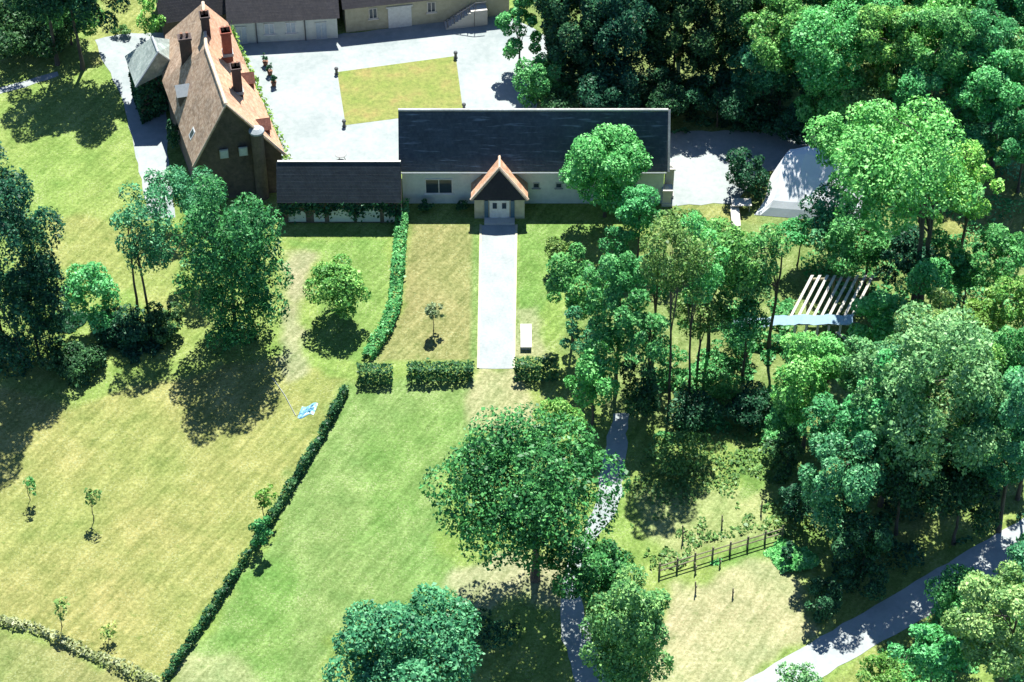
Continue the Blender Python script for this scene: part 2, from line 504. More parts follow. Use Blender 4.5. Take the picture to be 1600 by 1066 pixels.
def build_ground():
    fx = np.arange(-62, 62.01, .4); fy = np.arange(-52, 66.01, .4)
    far = np.array([30, 80, 200, 500, 1200.])
    xs = np.concatenate([(-62 - far)[::-1], fx, 62 + far]); ys = np.concatenate([(-52 - far)[::-1], fy, 66 + far])
    X, Y = np.meshgrid(xs, ys)
    nx, ny = len(xs), len(ys)
    jit = (vnoise(X, Y, 1.1, 3) - .5) * 1.0 + (vnoise(X, Y, 3.7, 4) - .5) * 1.4
    colr = np.zeros(X.shape + (3,)); colr[:] = C_MEADOW
    for c, soft, k, poly in COVERS:
        s = sdf(X, Y, pix(poly)) + jit * soft
        m = np.clip(s / soft + .5, 0, 1); m = (m * m * (3 - 2 * m) * k)[..., None]
        colr = colr * (1 - m) + np.array(c) * m
    Z = (vnoise(X, Y, 9, 8) - .5) * .0
    me = bpy.data.meshes.new('ground')
    nv = nx * ny
    me.vertices.add(nv); me.vertices.foreach_set('co', np.stack([X, Y, Z], -1).astype(np.float32).ravel())
    idx = np.arange(nv).reshape(ny, nx)
    q = np.stack([idx[:-1, :-1], idx[:-1, 1:], idx[1:, 1:], idx[1:, :-1]], -1).reshape(-1, 4)
    me.loops.add(q.size); me.loops.foreach_set('vertex_index', q.ravel().astype(np.int32))
    me.polygons.add(len(q))
    me.polygons.foreach_set('loop_start', np.arange(0, q.size, 4, dtype=np.int32))
    me.polygons.foreach_set('loop_total', np.full(len(q), 4, dtype=np.int32))
    me.update(calc_edges=True)
    at = me.color_attributes.new('cover', 'FLOAT_COLOR', 'POINT')
    at.data.foreach_set('color', np.concatenate([colr, np.ones(X.shape + (1,))], -1).astype(np.float32).ravel())
    m, n, l, b = new_mat('grassland')
    a = n.new('ShaderNodeVertexColor'); a.layer_name = 'cover'
    tc = n.new('ShaderNodeTexCoord').outputs['Object']
    f1 = noise(n, l, tc, 3.4, 5, .8)
    f2 = noise(n, l, tc, .42, 4, .6)
    f3 = noise(n, l, tc, .09, 3, .5)
    fm = noise(n, l, mapping(n, l, mapping(n, l, tc, (1, 1, 1), (0, 0, R(-58))), (.22, 2.0, 1)), 1.0, 3, .6)
    fm2 = noise(n, l, mapping(n, l, mapping(n, l, tc, (1, 1, 1), (0, 0, R(28))), (.22, 2.0, 1)), 1.0, 3, .6)
    c = mix(n, l, 'MULTIPLY', .9, a.outputs[0], ramp(n, l, f1, [(.30, (.50, .55, .45)), (.5, (.95, .97, .93)), (.68, (1.5, 1.48, 1.6))]))
    c = mix(n, l, 'MULTIPLY', .8, c, ramp(n, l, f2, [(.3, (.70, .80, .68)), (.7, (1.25, 1.16, 1.15))]))
    c = mix(n, l, 'MULTIPLY', .8, c, ramp(n, l, f3, [(.3, (.84, .98, .84)), (.7, (1.12, 1.0, 1.08))]))
    c = mix(n, l, 'MULTIPLY', .6, c, ramp(n, l, fm, [(.38, (.68, .74, .6)), (.62, (1.22, 1.19, 1.2))]))
    c = mix(n, l, 'MULTIPLY', .25, c, ramp(n, l, fm2, [(.35, (.78, .82, .72)), (.65, (1.15, 1.12, 1.12))]))
    sp = noise(n, l, tc, 6.5, 3, .7)
    pm_ = n.new('ShaderNodeMath'); pm_.operation = 'MULTIPLY_ADD'
    l.new(f2, pm_.inputs[0]); pm_.inputs[1].default_value = .35; l.new(sp, pm_.inputs[2])
    c = mix(n, l, 'MIX', ramp(n, l, pm_.outputs[0], [(.74, (0, 0, 0)), (.84, (.6, .6, .6))]), c, (.27, .30, .16))
    wd_ = noise(n, l, tc, 1.5, 4, .75)
    c = mix(n, l, 'MULTIPLY', ramp(n, l, wd_, [(.58, (0, 0, 0)), (.68, (.7, .7, .7))]), c, (.50, .68, .45))
    l.new(c, b.inputs['Base Color']); b.inputs['Roughness'].default_value = 1.0
    b.inputs['Specular IOR Level'].default_value = .1
    bump(n, l, b, f1, .7, .12)
    me.materials.append(m)
    o = bpy.data.objects.new('ground', me); COL.objects.link(o)
    tag(o, 'rolling dry grassland and lawns under the trees', None, None, 'structure')
build_ground()

def sheet(name, poly, mat, z=.02, jit=0.0, label=None, step=1.0, seed=1, kind='structure'):
    pts = pix(poly); rnd = random.Random(seed); out = []
    for i in range(len(pts)):
        a, b = pts[i], pts[(i + 1) % len(pts)]
        k = max(1, int((b - a).length / step)) if jit else 1
        nn = Vector((-(b - a).y, (b - a).x, 0)).normalized()
        for j in range(k):
            p = a.lerp(b, j / k) + nn * rnd.uniform(-jit, jit) + (b - a).normalized() * rnd.uniform(-jit, jit) * (j > 0)
            out.append((p.x, p.y, z))
    mb = MB(); mb.poly(out)
    if (Vector(out[1]) - Vector(out[0])).cross(Vector(out[2]) - Vector(out[0])).z < 0 and len(out) == 4:
        mb.f = [tuple(reversed(f)) for f in mb.f]
    o = mb.build(name, mat)
    return tag(o, label, None, None, kind)

sheet('courtyard', [(345, 70), (470, 62), (790, 20), (860, 60), (830, 200), (625, 258), (430, 262), (395, 170)], M['gravel'], .02, .12, 'pale gravel courtyard between the buildings')
sheet('courtyard_lawn', [(527, 113), (712, 88), (723, 170), (640, 183), (540, 196)], None or M['gravel'], .03, .0, 'rectangle of mown grass in the courtyard')
sheet('entrance_path', [(752, 352), (806, 352), (802, 576), (748, 576)], M['pathgravel'], .02, .05, 'straight pale gravel path to the porch')
sheet('side_path', [(190, 150), (205, 212), (234, 340), (275, 340), (262, 240), (258, 130)], M['gravel'], .02, .08, 'pale path beside the old house')
sheet('terrace', [(148, 62), (200, 52), (262, 52), (258, 140), (196, 160), (160, 92)], M['gravel'], .024, .1, 'pale terrace beside the pavilion')
sheet('track', [(-30, 146), (40, 126), (90, 112), (92, 119), (40, 136), (-30, 156)], M['gravel'], .02, .06, 'narrow pale track across the lawn')
sheet('driveway', [(1040, 205), (1280, 205), (1280, 262), (1185, 270), (1150, 318), (1040, 322)], M['gravel'], .02, .15, 'pale gravel drive at the end of the barn')
sheet('lane', [(958, 645), (982, 645), (976, 740), (966, 800), (918, 860), (900, 920), (948, 1060), (952, 1110), (915, 1110), (880, 1000), (876, 920), (892, 860), (928, 800), (940, 720)], M['gravel'], .02, .16, 'pale lane curving behind the large oak', .8)
sheet('road', [(1120, 1090), (1300, 985), (1480, 880), (1680, 762), (1680, 832), (1500, 935), (1310, 1042), (1240, 1090)], M['asphalt'], .02, .07, 'pale country road passing under the trees')

for (xa, ya), (xb, yb) in (((751, 352), (747, 576)), ((807, 352), (803, 576))):
    a, b = P(xa, ya), P(xb, yb)
    mb = MB(); d_ = (b - a); n_ = Vector((-d_.y, d_.x, 0)).normalized() * .09
    mb.slab([(*(a - n_).xy, .09), (*(a + n_).xy, .09), (*(b + n_).xy, .09), (*(b - n_).xy, .09)][::-1], .12)
    tag(mb.build('path_edging', M['cream']), 'low stone edging of the entrance path', None, None, 'structure')
def lawn_mat():
    m, n, l, b = new_mat('courtyard_grass')
    tc = n.new('ShaderNodeTexCoord').outputs['Object']
    f1 = noise(n, l, tc, 2.4, 5, .75); f2 = noise(n, l, tc, .5, 4, .6)
    c = ramp(n, l, f2, [(.3, (.13, .175, .035)), (.55, (.17, .185, .05)), (.72, (.21, .175, .06))])
    c = mix(n, l, 'MULTIPLY', .9, c, ramp(n, l, f1, [(.3, (.55, .6, .5)), (.7, (1.3, 1.25, 1.2))]))
    l.new(c, b.inputs['Base Color']); b.inputs['Roughness'].default_value = 1
    bump(n, l, b, f1, .6, .1)
    return m
bpy.data.objects['courtyard_lawn'].data.materials[0] = lawn_mat()

# ------------------------------------------------------------------ buildings
def window(parent, u, z, wd, ht, v=0.0, pane='glass', frame='white', mull=2, name='window', label=None):
    """casement on a wall facing -y of the parent's space"""
    mb = MB(); t = .07
    mb.box((u, v - .02, z + ht / 2 - t / 2), (wd, .10, t)); mb.box((u, v - .02, z - ht / 2 + t / 2), (wd, .10, t))
    for k in range(mull + 1):
        x = u - wd / 2 + t / 2 + (wd - t) * k / mull
        mb.box((x, v - .02, z), (t, .096, ht - 2 * t))
    mb.box((u, v - .05, z - ht / 2 - .05), (wd + .2, .2, .08))
    f = mb.build(name, M[frame], parent)
    g = MB(); g.box((u, v - .012, z), (wd - t, .03, ht - t)); g.build('pane', M[pane], f)
    if label: f['label'] = label
    return f

def gable_building(name, org, yaw, L, D, eave, ridge, label, roofm, wallm, over=.3, cat='building', ridgem='ridge', vo=.25):
    root = empty(name, org, label, cat, None, yaw)
    wb = MB()
    wb.poly([(0, 0, -.2), (L, 0, -.2), (L, 0, eave), (0, 0, eave)])
    wb.poly([(L, D, -.2), (0, D, -.2), (0, D, eave), (L, D, eave)])
    for x, f in ((0, 1), (L, -1)):
        p = [(x, D, -.2), (x, 0, -.2), (x, 0, eave), (x, D / 2, ridge - .1), (x, D, eave)]
        wb.poly(p if f == 1 else p[::-1])
    wb.build('wall', M[wallm], root)
    sl = (ridge - eave) / (D / 2); lo = eave - over * sl
    rb = MB()
    rb.slab([(-vo, -over, lo), (L + vo, -over, lo), (L + vo, D / 2, ridge), (-vo, D / 2, ridge)], .14)
    rb.slab([(L + vo, D + over, lo), (-vo, D + over, lo), (-vo, D / 2 + .001, ridge), (L + vo, D / 2 + .001, ridge)], .14)
    r = rb.build('roof', M[roofm], root)
    c = MB(); c.tube([(-vo, D / 2, ridge + .02), (L + vo, D / 2, ridge + .02)], .13, 8)
    c.build('ridge_cap', M[ridgem], r)
    return root, r

# --- long barn
barn, barn_roof = gable_building('long_barn', (-9.42, 16.84, 0), 0, 22.44, 5.4, 4.15, 8.2, 'long low barn with dark slate roof and pale wall facing the garden', 'slate', 'limewash', .22)
gb = MB(); gb.tube([(-.2, -.28, 3.72), (22.6, -.28, 3.72)], .07, 6)
gb.build('gutter', M['lead'], barn)
window(barn, hit(686, 300, (0, 16.84, 0), Vector((0, 1, 0))).x + 9.42, 2.0, 2.35, 1.65, 0, 'glass', 'white', 2)
for px in (838, 873):
    u = hit(px, 290, (0, 16.84, 0), Vector((0, 1, 0))).x + 9.42
    window(barn, u, 2.1, .55, .6, 0, 'glass', 'lead', 1, 'small_window')
for x in (22.44 + .24,):
    vb = MB()
    vb.slab([(x + .02, -.25, 3.82), (x + .22, -.25, 3.82), (x + .22, 2.8, 8.14), (x + .02, 2.8, 8.14)], .16)
    vb.build('verge', M['ridge'], barn)
# porch (part of the barn): hipped roof, dark front slope, tiled flanks
px0, px1 = 6.2, 10.5
pm = (px0 + px1) / 2
pv = -1.95
pb = MB()
pb.poly([(px0, pv, -.2), (px1, pv, -.2), (px1, pv, 2.5), (px0, pv, 2.5)])
pb.poly([(px0, 0, -.2), (px0, pv, -.2), (px0, pv, 2.5), (px0, 0, 2.5)])
pb.poly([(px1, pv, -.2), (px1, 0, -.2), (px1, 0, 2.5), (px1, pv, 2.5)])
porch = pb.build('porch', M['cream'], barn)
ez, az, ov, sb = 2.35, 4.85, .28, 1.0
A_ = (pm, pv + sb, az); B_ = (pm, .72, az)
fl, fr = (px0 - ov, pv - ov, ez), (px1 + ov, pv - ov, ez)
bl, br_ = (px0 - ov, .2, ez), (px1 + ov, .2, ez)
hb = MB(); hb.slab([fl, fr, A_], .1)
hb.build('porch_front_slope', M['slatehung'], porch)
sb_ = MB(); sb_.slab([bl, fl, A_, B_], .1); sb_.slab([fr, br_, B_, A_], .1)
sb_.build('porch_roof', M['tile'], porch)
vb = MB()
for q in (fl, fr): vb.tube([Vector(q) + Vector((0, -.02, .05)), Vector(A_) + Vector((0, -.02, .06))], .15, 6)
vb.tube([Vector(A_) + Vector((0, 0, .05)), Vector(B_) + Vector((0, 0, .05))], .12, 6)
vb.build('porch_hip_tiles', M['verge'], porch)
db = MB()
db.box((pm, pv - .03, 1.05), (1.7, .1, 2.1))
for s in (-1, 1):
    db.box((pm + s * .42, pv - .09, .5), (.6, .05, .7))
door = db.build('double_door', M['white'], porch)
for s in (-1, 1):
    gl = MB(); gl.box((pm + s * .4, pv - .10, 1.55), (.36, .05, .62)); gl.build('door_pane', M['glass'], door)
shut = plain('blue_shutter', (.05, .12, .18), .5)
for s in (-1, 1):
    sb2 = MB(); sb2.box((pm + s * 1.12, pv - .05, 1.1), (.34, .08, 2.0)); sb2.build('shutter', shut, porch)
st = MB(); st.box((pm, pv - .45, .08), (2.6, .8, .22)); st.build('doorstep', M['slab'], porch)

# --- low wing with pent roof
wy0 = 14.35; wx0, wx1 = -19.9, -9.44
wing = empty('lean_to_wing', (wx0, wy0, 0), 'low wing with a single dark pent roof and ivied wall between the house and barn', 'building')
WL = wx1 - wx0
wb = MB()
wb.poly([(0, 0, -.2), (WL, 0, -.2), (WL, 0, 2.6), (0, 0, 2.6)])
wb.poly([(0, 1.85, -.2), (0, 0, -.2), (0, 0, 2.6), (0, 1.85, 5.0)])
wb.poly([(WL, 0, -.2), (WL, 1.85, -.2), (WL, 1.85, 5.0), (WL, 0, 2.6)])
wb.poly([(WL, 1.85, -.2), (0, 1.85, -.2), (0, 1.85, 5.0), (WL, 1.85, 5.0)])
wb.build('wall', M['stone'], wing)
rb = MB(); rb.slab([(-.1, -.25, 2.5), (WL - .02, -.25, 2.5), (WL - .02, 1.8, 5.3), (-.1, 1.8, 5.3)], .14)
wr = rb.build('roof', M['wingslate'], wing)
cb = MB(); cb.box((WL / 2, 1.9, 5.25), (WL, .2, .2)); cb.build('coping', M['ridge'], wing)
def arch(u, wd, ht, z0):
    mb = MB(); pts = [(u - wd / 2, -.03, z0), (u + wd / 2, -.03, z0)]
    for k in range(9):
        a = math.pi * k / 8
        pts.append((u + wd / 2 * math.cos(a), -.03, z0 + ht - wd / 2 * .6 + wd / 2 * .6 * math.sin(a)))
    mb.slab(pts, .06)
    return mb
for u, wd, ht in ((1.5, 1.5, 1.3), (3.4, .9, 1.1), (5.3, 2.1, 1.5), (7.6, 2.0, 1.7), (9.4, .9, 1.2)):
    arch(u, wd, ht, .15).build('arched_panel', M['limewash'], wing)
N = 1500
px_ = rng.uniform(0, WL, N)
pz_ = 2.5 - np.abs(rng.normal(0, .55, N)) - .9 * rng.random(N) * (np.sin(px_ * 2.1) > .2)
pos = np.stack([px_, rng.uniform(-.25, -.05, N), np.clip(pz_, .1, 2.6)], 1)
quads_obj('ivy', leaves_at(pos, np.tile([0, -1., .2], (N, 1)), .22), LEAF['dark'], wing)

# --- barns beyond the courtyard
A0 = P(362, 69)
bA, rA = gable_building('white_barn', (A0.x, A0.y, 0), R(5.2), 9.9, 8.0, 2.9, 6.6, 'whitewashed barn with dark brown roof at the top left of the courtyard', 'oldslate', 'limewash', .35)
for u in (3.6, 5.6): window(bA, u, 1.55, .95, 1.25, 0, 'paleglass', 'white', 2)
for u in (1.0, 8.4): window(bA, u, 1.0, 1.1, 2.0, 0, 'paleglass', 'limewash', 2, 'blind_door')
for u in (2.4, 6.9):
    mb = MB(); mb.tube([(u, -.1, 0), (u, -.1, 2.75)], .06, 6); mb.build('downpipe', M['metal'], bA)
B0 = P(541, 51)
bB, rB = gable_building('cream_barn', (B0.x, B0.y, 0), R(10.2), 15.5, 8.0, 3.3, 7.2, 'cream stone barn with white double door and outside stair at the head of the courtyard', 'oldslate', 'cream', .35)
for u in (2.6, 8.1): window(bB, u, 1.9, .8, 1.2, 0, 'glass', 'timber', 2)
mb = MB(); mb.box((5.1, -.05, 1.15), (2.2, .12, 2.3)); mb.box((5.1, -.09, 1.15), (.06, .12, 2.3))
mb.box((5.1, -.04, 2.36), (2.5, .14, .16))
mb.build('double_door', M['white'], bB)
mb = MB()
for k in range(9):
    mb.box((9.4 + k * .3, -.72, (k + 1) * .1), (.3, 1.1, (k + 1) * .2))
mb.box((12.6, -.72, .9), (1.2, 1.1, 1.8))
stair = mb.build('outside_stair', M['slab'], bB)
mb = MB(); mb.tube([(9.3, -1.2, .9), (12.1, -1.2, 2.7), (13.1, -1.2, 2.7)], .05, 5)
for k in range(5): mb.tube([(9.4 + k * .68, -1.2, .1 + k * .42), (9.4 + k * .68, -1.2, .95 + k * .44)], .04, 5)
mb.build('handrail', M['metal'], stair)

# dark outbuilding at the back of the house
D0 = P(256, 62)
gable_building('outbuilding', (D0.x, D0.y + .3, 0), R(14), 6.5, 5, 2.2, 5.2, 'small outbuilding with a dark reddish roof behind the old house', 'oldslate', 'stone', .3)

# --- old house
ze, zr = 4.6, 10.4
An, Bm, Cf = P(353, 163, zr), P(322, 74, zr), P(317, 4, zr)
Ln, Lf, Lff = P(302, 261, ze), P(253, 126, ze), P(258, 55, ze)
Rn, Rf = P(447, 243, ze), P(356, 35, ze)
tR = .66
Rm = Rn.lerp(Rf, tR)
hc = (Ln + Rn) / 2
house = empty('old_house', (hc.x, hc.y, 0), 'tall old house with steep clay tile roof and brick chimneys beside the courtyard', 'house')
O = Vector((hc.x, hc.y, 0))
def L_(v): return Vector(v) - O
rb = MB()
rb.slab([L_(Lf), L_(Ln), L_(An), L_(Bm)], .15)
rb.slab([L_(Lff), L_(Lf), L_(Bm), L_(Cf)], .15)
hl = rb.build('roof', M['shadedtile'], house)
hl['label'] = 'left hand tile roof slope coloured dull brown for grazing sun'
rb = MB()
rb.slab([L_(Rn), L_(Rm), L_(Bm), L_(An)], .15)
rb.slab([L_(Rm), L_(Rf), L_(Cf), L_(Bm)], .15)
hr = rb.build('roof', M['tile'], house)
hr['label'] = 'right hand pinkish tile roof slope'
mb = MB(); mb.tube([L_(An), L_(Bm), L_(Cf)], .16, 7); mb.build('ridge_cap', M['verge'], hl)
mb = MB(); e1 = Vector((0, 0, .04))
mb.tube([L_(Ln) + e1, L_(An) + e1, L_(Rn) + e1], .12, 6); mb.build('verge', M['verge'], house)
ins = .93
cen = (Ln + Rn + Lff + Rf) / 4
def insd(v, z=None):
    q = cen + (Vector(v) - cen) * ins
    return L_((q.x, q.y, q.z if z is None else z))
wb = MB()
f0, f1 = insd(Ln), insd(Rn)
ap = insd(An); ap.z = zr - .5
def gr(v): return Vector((v.x, v.y, -.2))
wb.poly([gr(f0), gr(f1), f1, ap, f0])
k0, k1, km = insd(Lff), insd(Rf), insd(Lf)
kp = insd(Cf); kp.z = zr - .5
wb.poly([gr(k1), gr(k0), k0, kp, k1])
wb.poly([gr(k0), gr(km), km, k0]); wb.poly([gr(km), gr(f0), f0, km]); wb.poly([gr(f1), gr(k1), k1, f1])
wb.build('wall', M['stone'], house)
gn = Vector((f1.y - f0.y, -(f1.x - f0.x), 0)).normalized()
yawg = math.atan2(f1.y - f0.y, f1.x - f0.x)
def gable_window(px, py, wd, ht, pane):
    p = L_(hit(px, py, O + f0, gn)) + gn * .05
    mb = MB(); mb.box(p, (wd, .1, ht), yawg)
    f = mb.build('window', M['lead'], house)
    g = MB(); g.box(p + gn * .06, (wd - .16, .05, ht - .16), yawg); g.build('pane', M[pane], f)
gable_window(350, 240, .75, .95, 'paleglass'); gable_window(380, 236, .75, .95, 'paleglass')
def chimney(px, py_top, py_bot, zt, wd, dp, mat, yaw=R(12)):
    """py_top: top of the stack; zt its height"""
    t = P(px, py_top, zt)
    hgt = (py_bot - py_top) / (scale_at(py_top, zt) * .77)
    p = L_((t.x, t.y, zt - hgt / 2 - .4))
    mb = MB(); mb.box(p, (wd, dp, hgt + .8), yaw); q = L_((t.x, t.y, zt - .06)); mb.box((q.x, q.y, zt - .1), (wd + .18, dp + .18, .2), yaw)
    c = mb.build('chimney', M[mat], house)
    for s in (-1, 1):
        mb = MB()
        c0 = Vector((q.x, q.y, zt)) + Matrix.Rotation(yaw, 3, 'Z') @ Vector((s * wd * .24, 0, 0))
        mb.lathe(c0, [(.12, 0), (.1, .35), (.13, .4)], 8)
        mb.build('chimney_pot', M['pot'], c)
    mb = MB(); mb.box((p.x, p.y, zt - hgt * .98), (wd + .12, dp + .12, .3), yaw); mb.build('flashing', M['lead'], c)
chimney(288, 57, 108, 10.2, 1.0, .7, 'darkbrick')
chimney(319, 22, 68, 12.0, .7, .9, 'darkbrick')
chimney(352, 47, 82, 11.3, .8, .8, 'brick')
chimney(368, 103, 142, 11.0, .75, .8, 'darkbrick')
def dormer(px, py, pl, wd, dp, ht, yaw, roofm, frontm, label=None):
    c = hit(px, py, An, (pl[0] - An).cross(pl[1] - An)) + Vector((0, 0, ht))
    mb = MB()
    m = Matrix.Rotation(yaw, 3, 'Z'); c = L_(c)
    def T(x, y, zz): return c + m @ Vector((x, y, zz))
    hw = wd / 2
    mb.poly([T(-hw, 0, -ht), T(hw, 0, -ht), T(hw, 0, 0), T(0, 0, hw * .9), T(-hw, 0, 0)])
    mb.poly([T(hw, 0, -ht), T(hw, dp, -ht), T(hw, dp, 0), T(hw, 0, 0)])
    mb.poly([T(-hw, dp, -ht), T(-hw, 0, -ht), T(-hw, 0, 0), T(-hw, dp, 0)])
    d = mb.build('dormer', M[frontm], house)
    mb = MB()
    mb.slab([T(-hw - .12, -.15, -.1), T(0, -.15, hw * .95), T(0, dp, hw * .95), T(-hw - .12, dp, -.1)][::-1], .08)
    mb.slab([T(hw + .12, -.15, -.1), T(hw + .12, dp, -.1), T(0, dp, hw * .95), T(0, -.15, hw * .95)][::-1], .08)
    mb.build('dormer_roof', M[roofm], d)
    mb = MB()
    a = [T(-hw * .55, -.03, -ht * .85), T(hw * .55, -.03, -ht * .85), T(hw * .55, -.03, -.05), T(-hw * .55, -.03, -.05)]
    mb.slab(a, .05); mb.build('pane', M['glass'], d)
    if label: d['label'] = label
    return d
# two brick red dormers looking over the courtyard, one on the garden side
dormer(396, 134, (Rn, Rm), 1.2, 1.6, .9, R(102), 'rusttile', 'brick')
dormer(421, 206, (Rn, Rm), 1.2, 1.6, .9, R(102), 'rusttile', 'brick')
dormer(279, 160, (Ln, Lf), 1.3, 1.2, 1.2, R(-76), 'lead', 'stone', 'garden side dormer with a pale lead roof')
# round turret with a pale cap on the gable
tp = hit(400, 200, O + f0, gn) + gn * .35
tz = tp.z
tq = L_((tp.x, tp.y, 0))
mb = MB(); mb.lathe(tq, [(.55, -.2), (.55, tz - .1)], 14); tur = mb.build('turret', M['stone'], house, True)
mb = MB(); mb.lathe(tq, [(.68, tz - .1), (.66, tz + .05), (.3, tz + .3), (.05, tz + .36)], 14); mb.build('turret_cap', M['lead'], tur, True)
def skylight(px, py, wd, ht):
    e = (Ln - An).normalized(); a = (Bm - An).normalized(); nn = (Ln - An).cross(Bm - An).normalized()
    if nn.z < 0: nn = -nn
    p = L_(hit(px, py, An, nn)) + nn * .08
    up = nn.cross(a).normalized()
    mb = MB(); q = [p - a * wd / 2 - up * ht / 2, p + a * wd / 2 - up * ht / 2, p + a * wd / 2 + up * ht / 2, p - a * wd / 2 + up * ht / 2]
    if (q[1] - q[0]).cross(q[2] - q[0]).dot(nn) < 0: q.reverse()
    mb.slab(q, .12); s = mb.build('skylight', M['white'], hl)
    mb = MB(); qq = [x.lerp(p, .3) + nn * .02 for x in q]; mb.slab(qq, .03); mb.build('pane', M['glass'], s)
skylight(301, 209, .75, .95); skylight(290, 182, .5, .9)
N = 1300
t = rng.random(N)
ivp = np.array([L_(Rn.lerp(Rf, float(x))) for x in t])
dn = np.abs(rng.normal(0, 1.2, N))
ivp += np.stack([rng.uniform(-.15, .45, N), rng.uniform(-.2, .2, N), .15 - dn], 1)
ivp[:, 2] = np.maximum(ivp[:, 2], .2)
quads_obj('creeper', leaves_at(ivp, np.tile([1., .2, .2], (N, 1)), .24), LEAF['lime'], house)

# --- pavilion
z1, z2 = 7.0, 4.4
p1, p2 = P(238, 58, z1), P(247, 82, z1)
q1, q2, q3, q4 = P(212, 137, z2), P(278, 104, z2), P(279, 63, z2), P(195, 88, z2)
c0 = (q1 + q2 + q3 + q4) / 4
pav = empty('pavilion', (c0.x, c0.y, 0), 'small square pavilion with grey green hipped roof and ivy walls beside the old house', 'building')
O2 = Vector((c0.x, c0.y, 0))
l2 = lambda v: Vector(v) - O2
back = Vector((p1 + (p1 - p2) * .6))
rb = MB()
rb.slab([l2(q4), l2(q1), l2(p2), l2(p1)], .12)
rb.slab([l2(q1), l2(q2), l2(p2)], .12)
rb.slab([l2(q2), l2(q3), l2(p1), l2(p2)], .12)
rb.slab([l2(q3), l2(q4), l2(p1)], .12)
pr = rb.build('roof', M['zinc'], pav)
mb = MB(); e1 = Vector((0, 0, .04))
mb.tube([l2(q1) + e1, l2(p2) + e1, l2(q2) + e1], .1, 6); mb.tube([l2(p2) + e1, l2(p1) + e1], .1, 6)
mb.build('hip_cap', M['lead'], pr)
wb = MB(); W = [l2(c0 + (q - c0) * .9) for q in (q1, q2, q3, q4)]
for i in range(4):
    a, b = W[i], W[(i + 1) % 4]
    wb.poly([(a.x, a.y, -.2), (b.x, b.y, -.2), (b.x, b.y, z2), (a.x, a.y, z2)])
wb.build('wall', M['stone'], pav)
N = 1600
t = rng.random(N); z = rng.uniform(.1, z2, N)
s0 = rng.random(N) < .65
ivp = np.where(s0[:, None], np.array(W[0])[None] * (1 - t[:, None]) + np.array(W[1])[None] * t[:, None], np.array(W[0])[None] * (1 - t[:, None]) + np.array(W[3])[None] * t[:, None])
ivp[:, 2] = z; ivp[:, 1] -= rng.uniform(.05, .25, N)
quads_obj('ivy', leaves_at(ivp, np.tile([0, -1., .2], (N, 1)), .26), LEAF['dark'], pav)

# ------------------------------------------------------------------ hedges
def hedge(name, pts, wd, ht, kind, label, bumpy=.12, size=.18, dens=3.0, group=None, gaps=0.0, seed=5, cat='hedge'):
    """clipped or straggly hedge following ground points"""
    r = np.random.default_rng(seed)
    pts = pix(pts); o = pts[0].copy()
    seg = [(pts[i], pts[i + 1]) for i in range(len(pts) - 1)]
    ln = [(b - a).length for a, b in seg]; T = sum(ln)
    per = wd + 2 * ht
    N = int(T * per * dens / (size * size))
    s = r.random(N) * T
    c = np.cumsum([0] + ln)
    i = np.clip(np.searchsorted(c, s, 'right') - 1, 0, len(seg) - 1)
    A = np.array([[a.x, a.y] for a, b in seg]); D = np.array([[(b - a).x, (b - a).y] for a, b in seg]) / np.array(ln)[:, None]
    base = A[i] + D[i] * (s - c[i])[:, None]
    nrm = np.stack([-D[i][:, 1], D[i][:, 0]], 1)
    prof = 1 + bumpy * (np.interp(s, np.linspace(0, T, int(T * 1.2) + 2), r.uniform(-1, 1, int(T * 1.2) + 2)) + .6 * np.interp(s, np.linspace(0, T, int(T * .5) + 2), r.uniform(-1, 1, int(T * .5) + 2)))
    prof = np.maximum(prof, .15)
    u = r.random(N) * per
    side = np.where(u < ht, -1, np.where(u > ht + wd, 1, 0))
    lat = np.where(side == 0, u - ht - wd / 2, side * wd / 2) * np.sqrt(prof)
    z = np.where(side == -1, u, np.where(side == 1, per - u, ht)) * prof
    dep = r.uniform(0, .35, N)
    lat *= 1 - dep * .4; z *= 1 - dep * .25
    pos = np.stack([base[:, 0] + nrm[:, 0] * lat, base[:, 1] + nrm[:, 1] * lat, z], 1) + r.normal(0, .05, (N, 3))
    pos[:, 2] = np.maximum(pos[:, 2], .03)
    out = np.stack([nrm[:, 0] * side, nrm[:, 1] * side, (side == 0) * 1.0], 1)
    if gaps:
        g = np.interp(s, np.linspace(0, T, int(T * 1.6) + 2), r.random(int(T * 1.6) + 2))
        k = g > gaps
        pos, out = pos[k], out[k]
    V = leaves_at(pos - np.array(o), out, size)
    h = quads_obj(name, V, LEAF[kind])
    h.location = o
    return tag(h, label, cat, group)
hedge('clipped_hedge', [(559, 595), (614, 595)], 1.0, 1.5, 'box', 'short clipped hedge block left of the gap at the front garden corner', .06, seed=1)
hedge('clipped_hedge', [(638, 592), (740, 589)], 1.0, 1.45, 'box', 'longer clipped hedge block just left of the entrance path end', .10, seed=2)
hedge('clipped_hedge', [(804, 588), (872, 588)], 1.1, 1.7, 'box', 'dark clipped hedge block right of the entrance path end', .05, seed=3)
hedge('garden_hedge', [(630, 322), (624, 400), (617, 480), (602, 520), (574, 562)], .95, .9, 'green', 'curving leafy hedge along the left side of the front garden', .2, seed=4)
hedge('field_hedge', [(541, 612), (500, 690), (440, 790), (395, 862)], .4, 1.0, 'box', 'upper run of the long thin hedge between the hay field and the lawn', .3, seed=5, gaps=.06)
hedge('field_hedge', [(390, 868), (330, 960), (258, 1066)], .36, .9, 'box', 'lower straggly run of the long thin hedge between the hay field and the lawn', .45, seed=6, gaps=.07)
hedge('vine_row', [(-20, 966), (60, 985), (150, 1028), (255, 1072)], .6, .5, 'straw', 'low row of pale dry creepers along the bottom edge of the hay field', .4, .2, 2.2, seed=7, gaps=0, cat='vines')

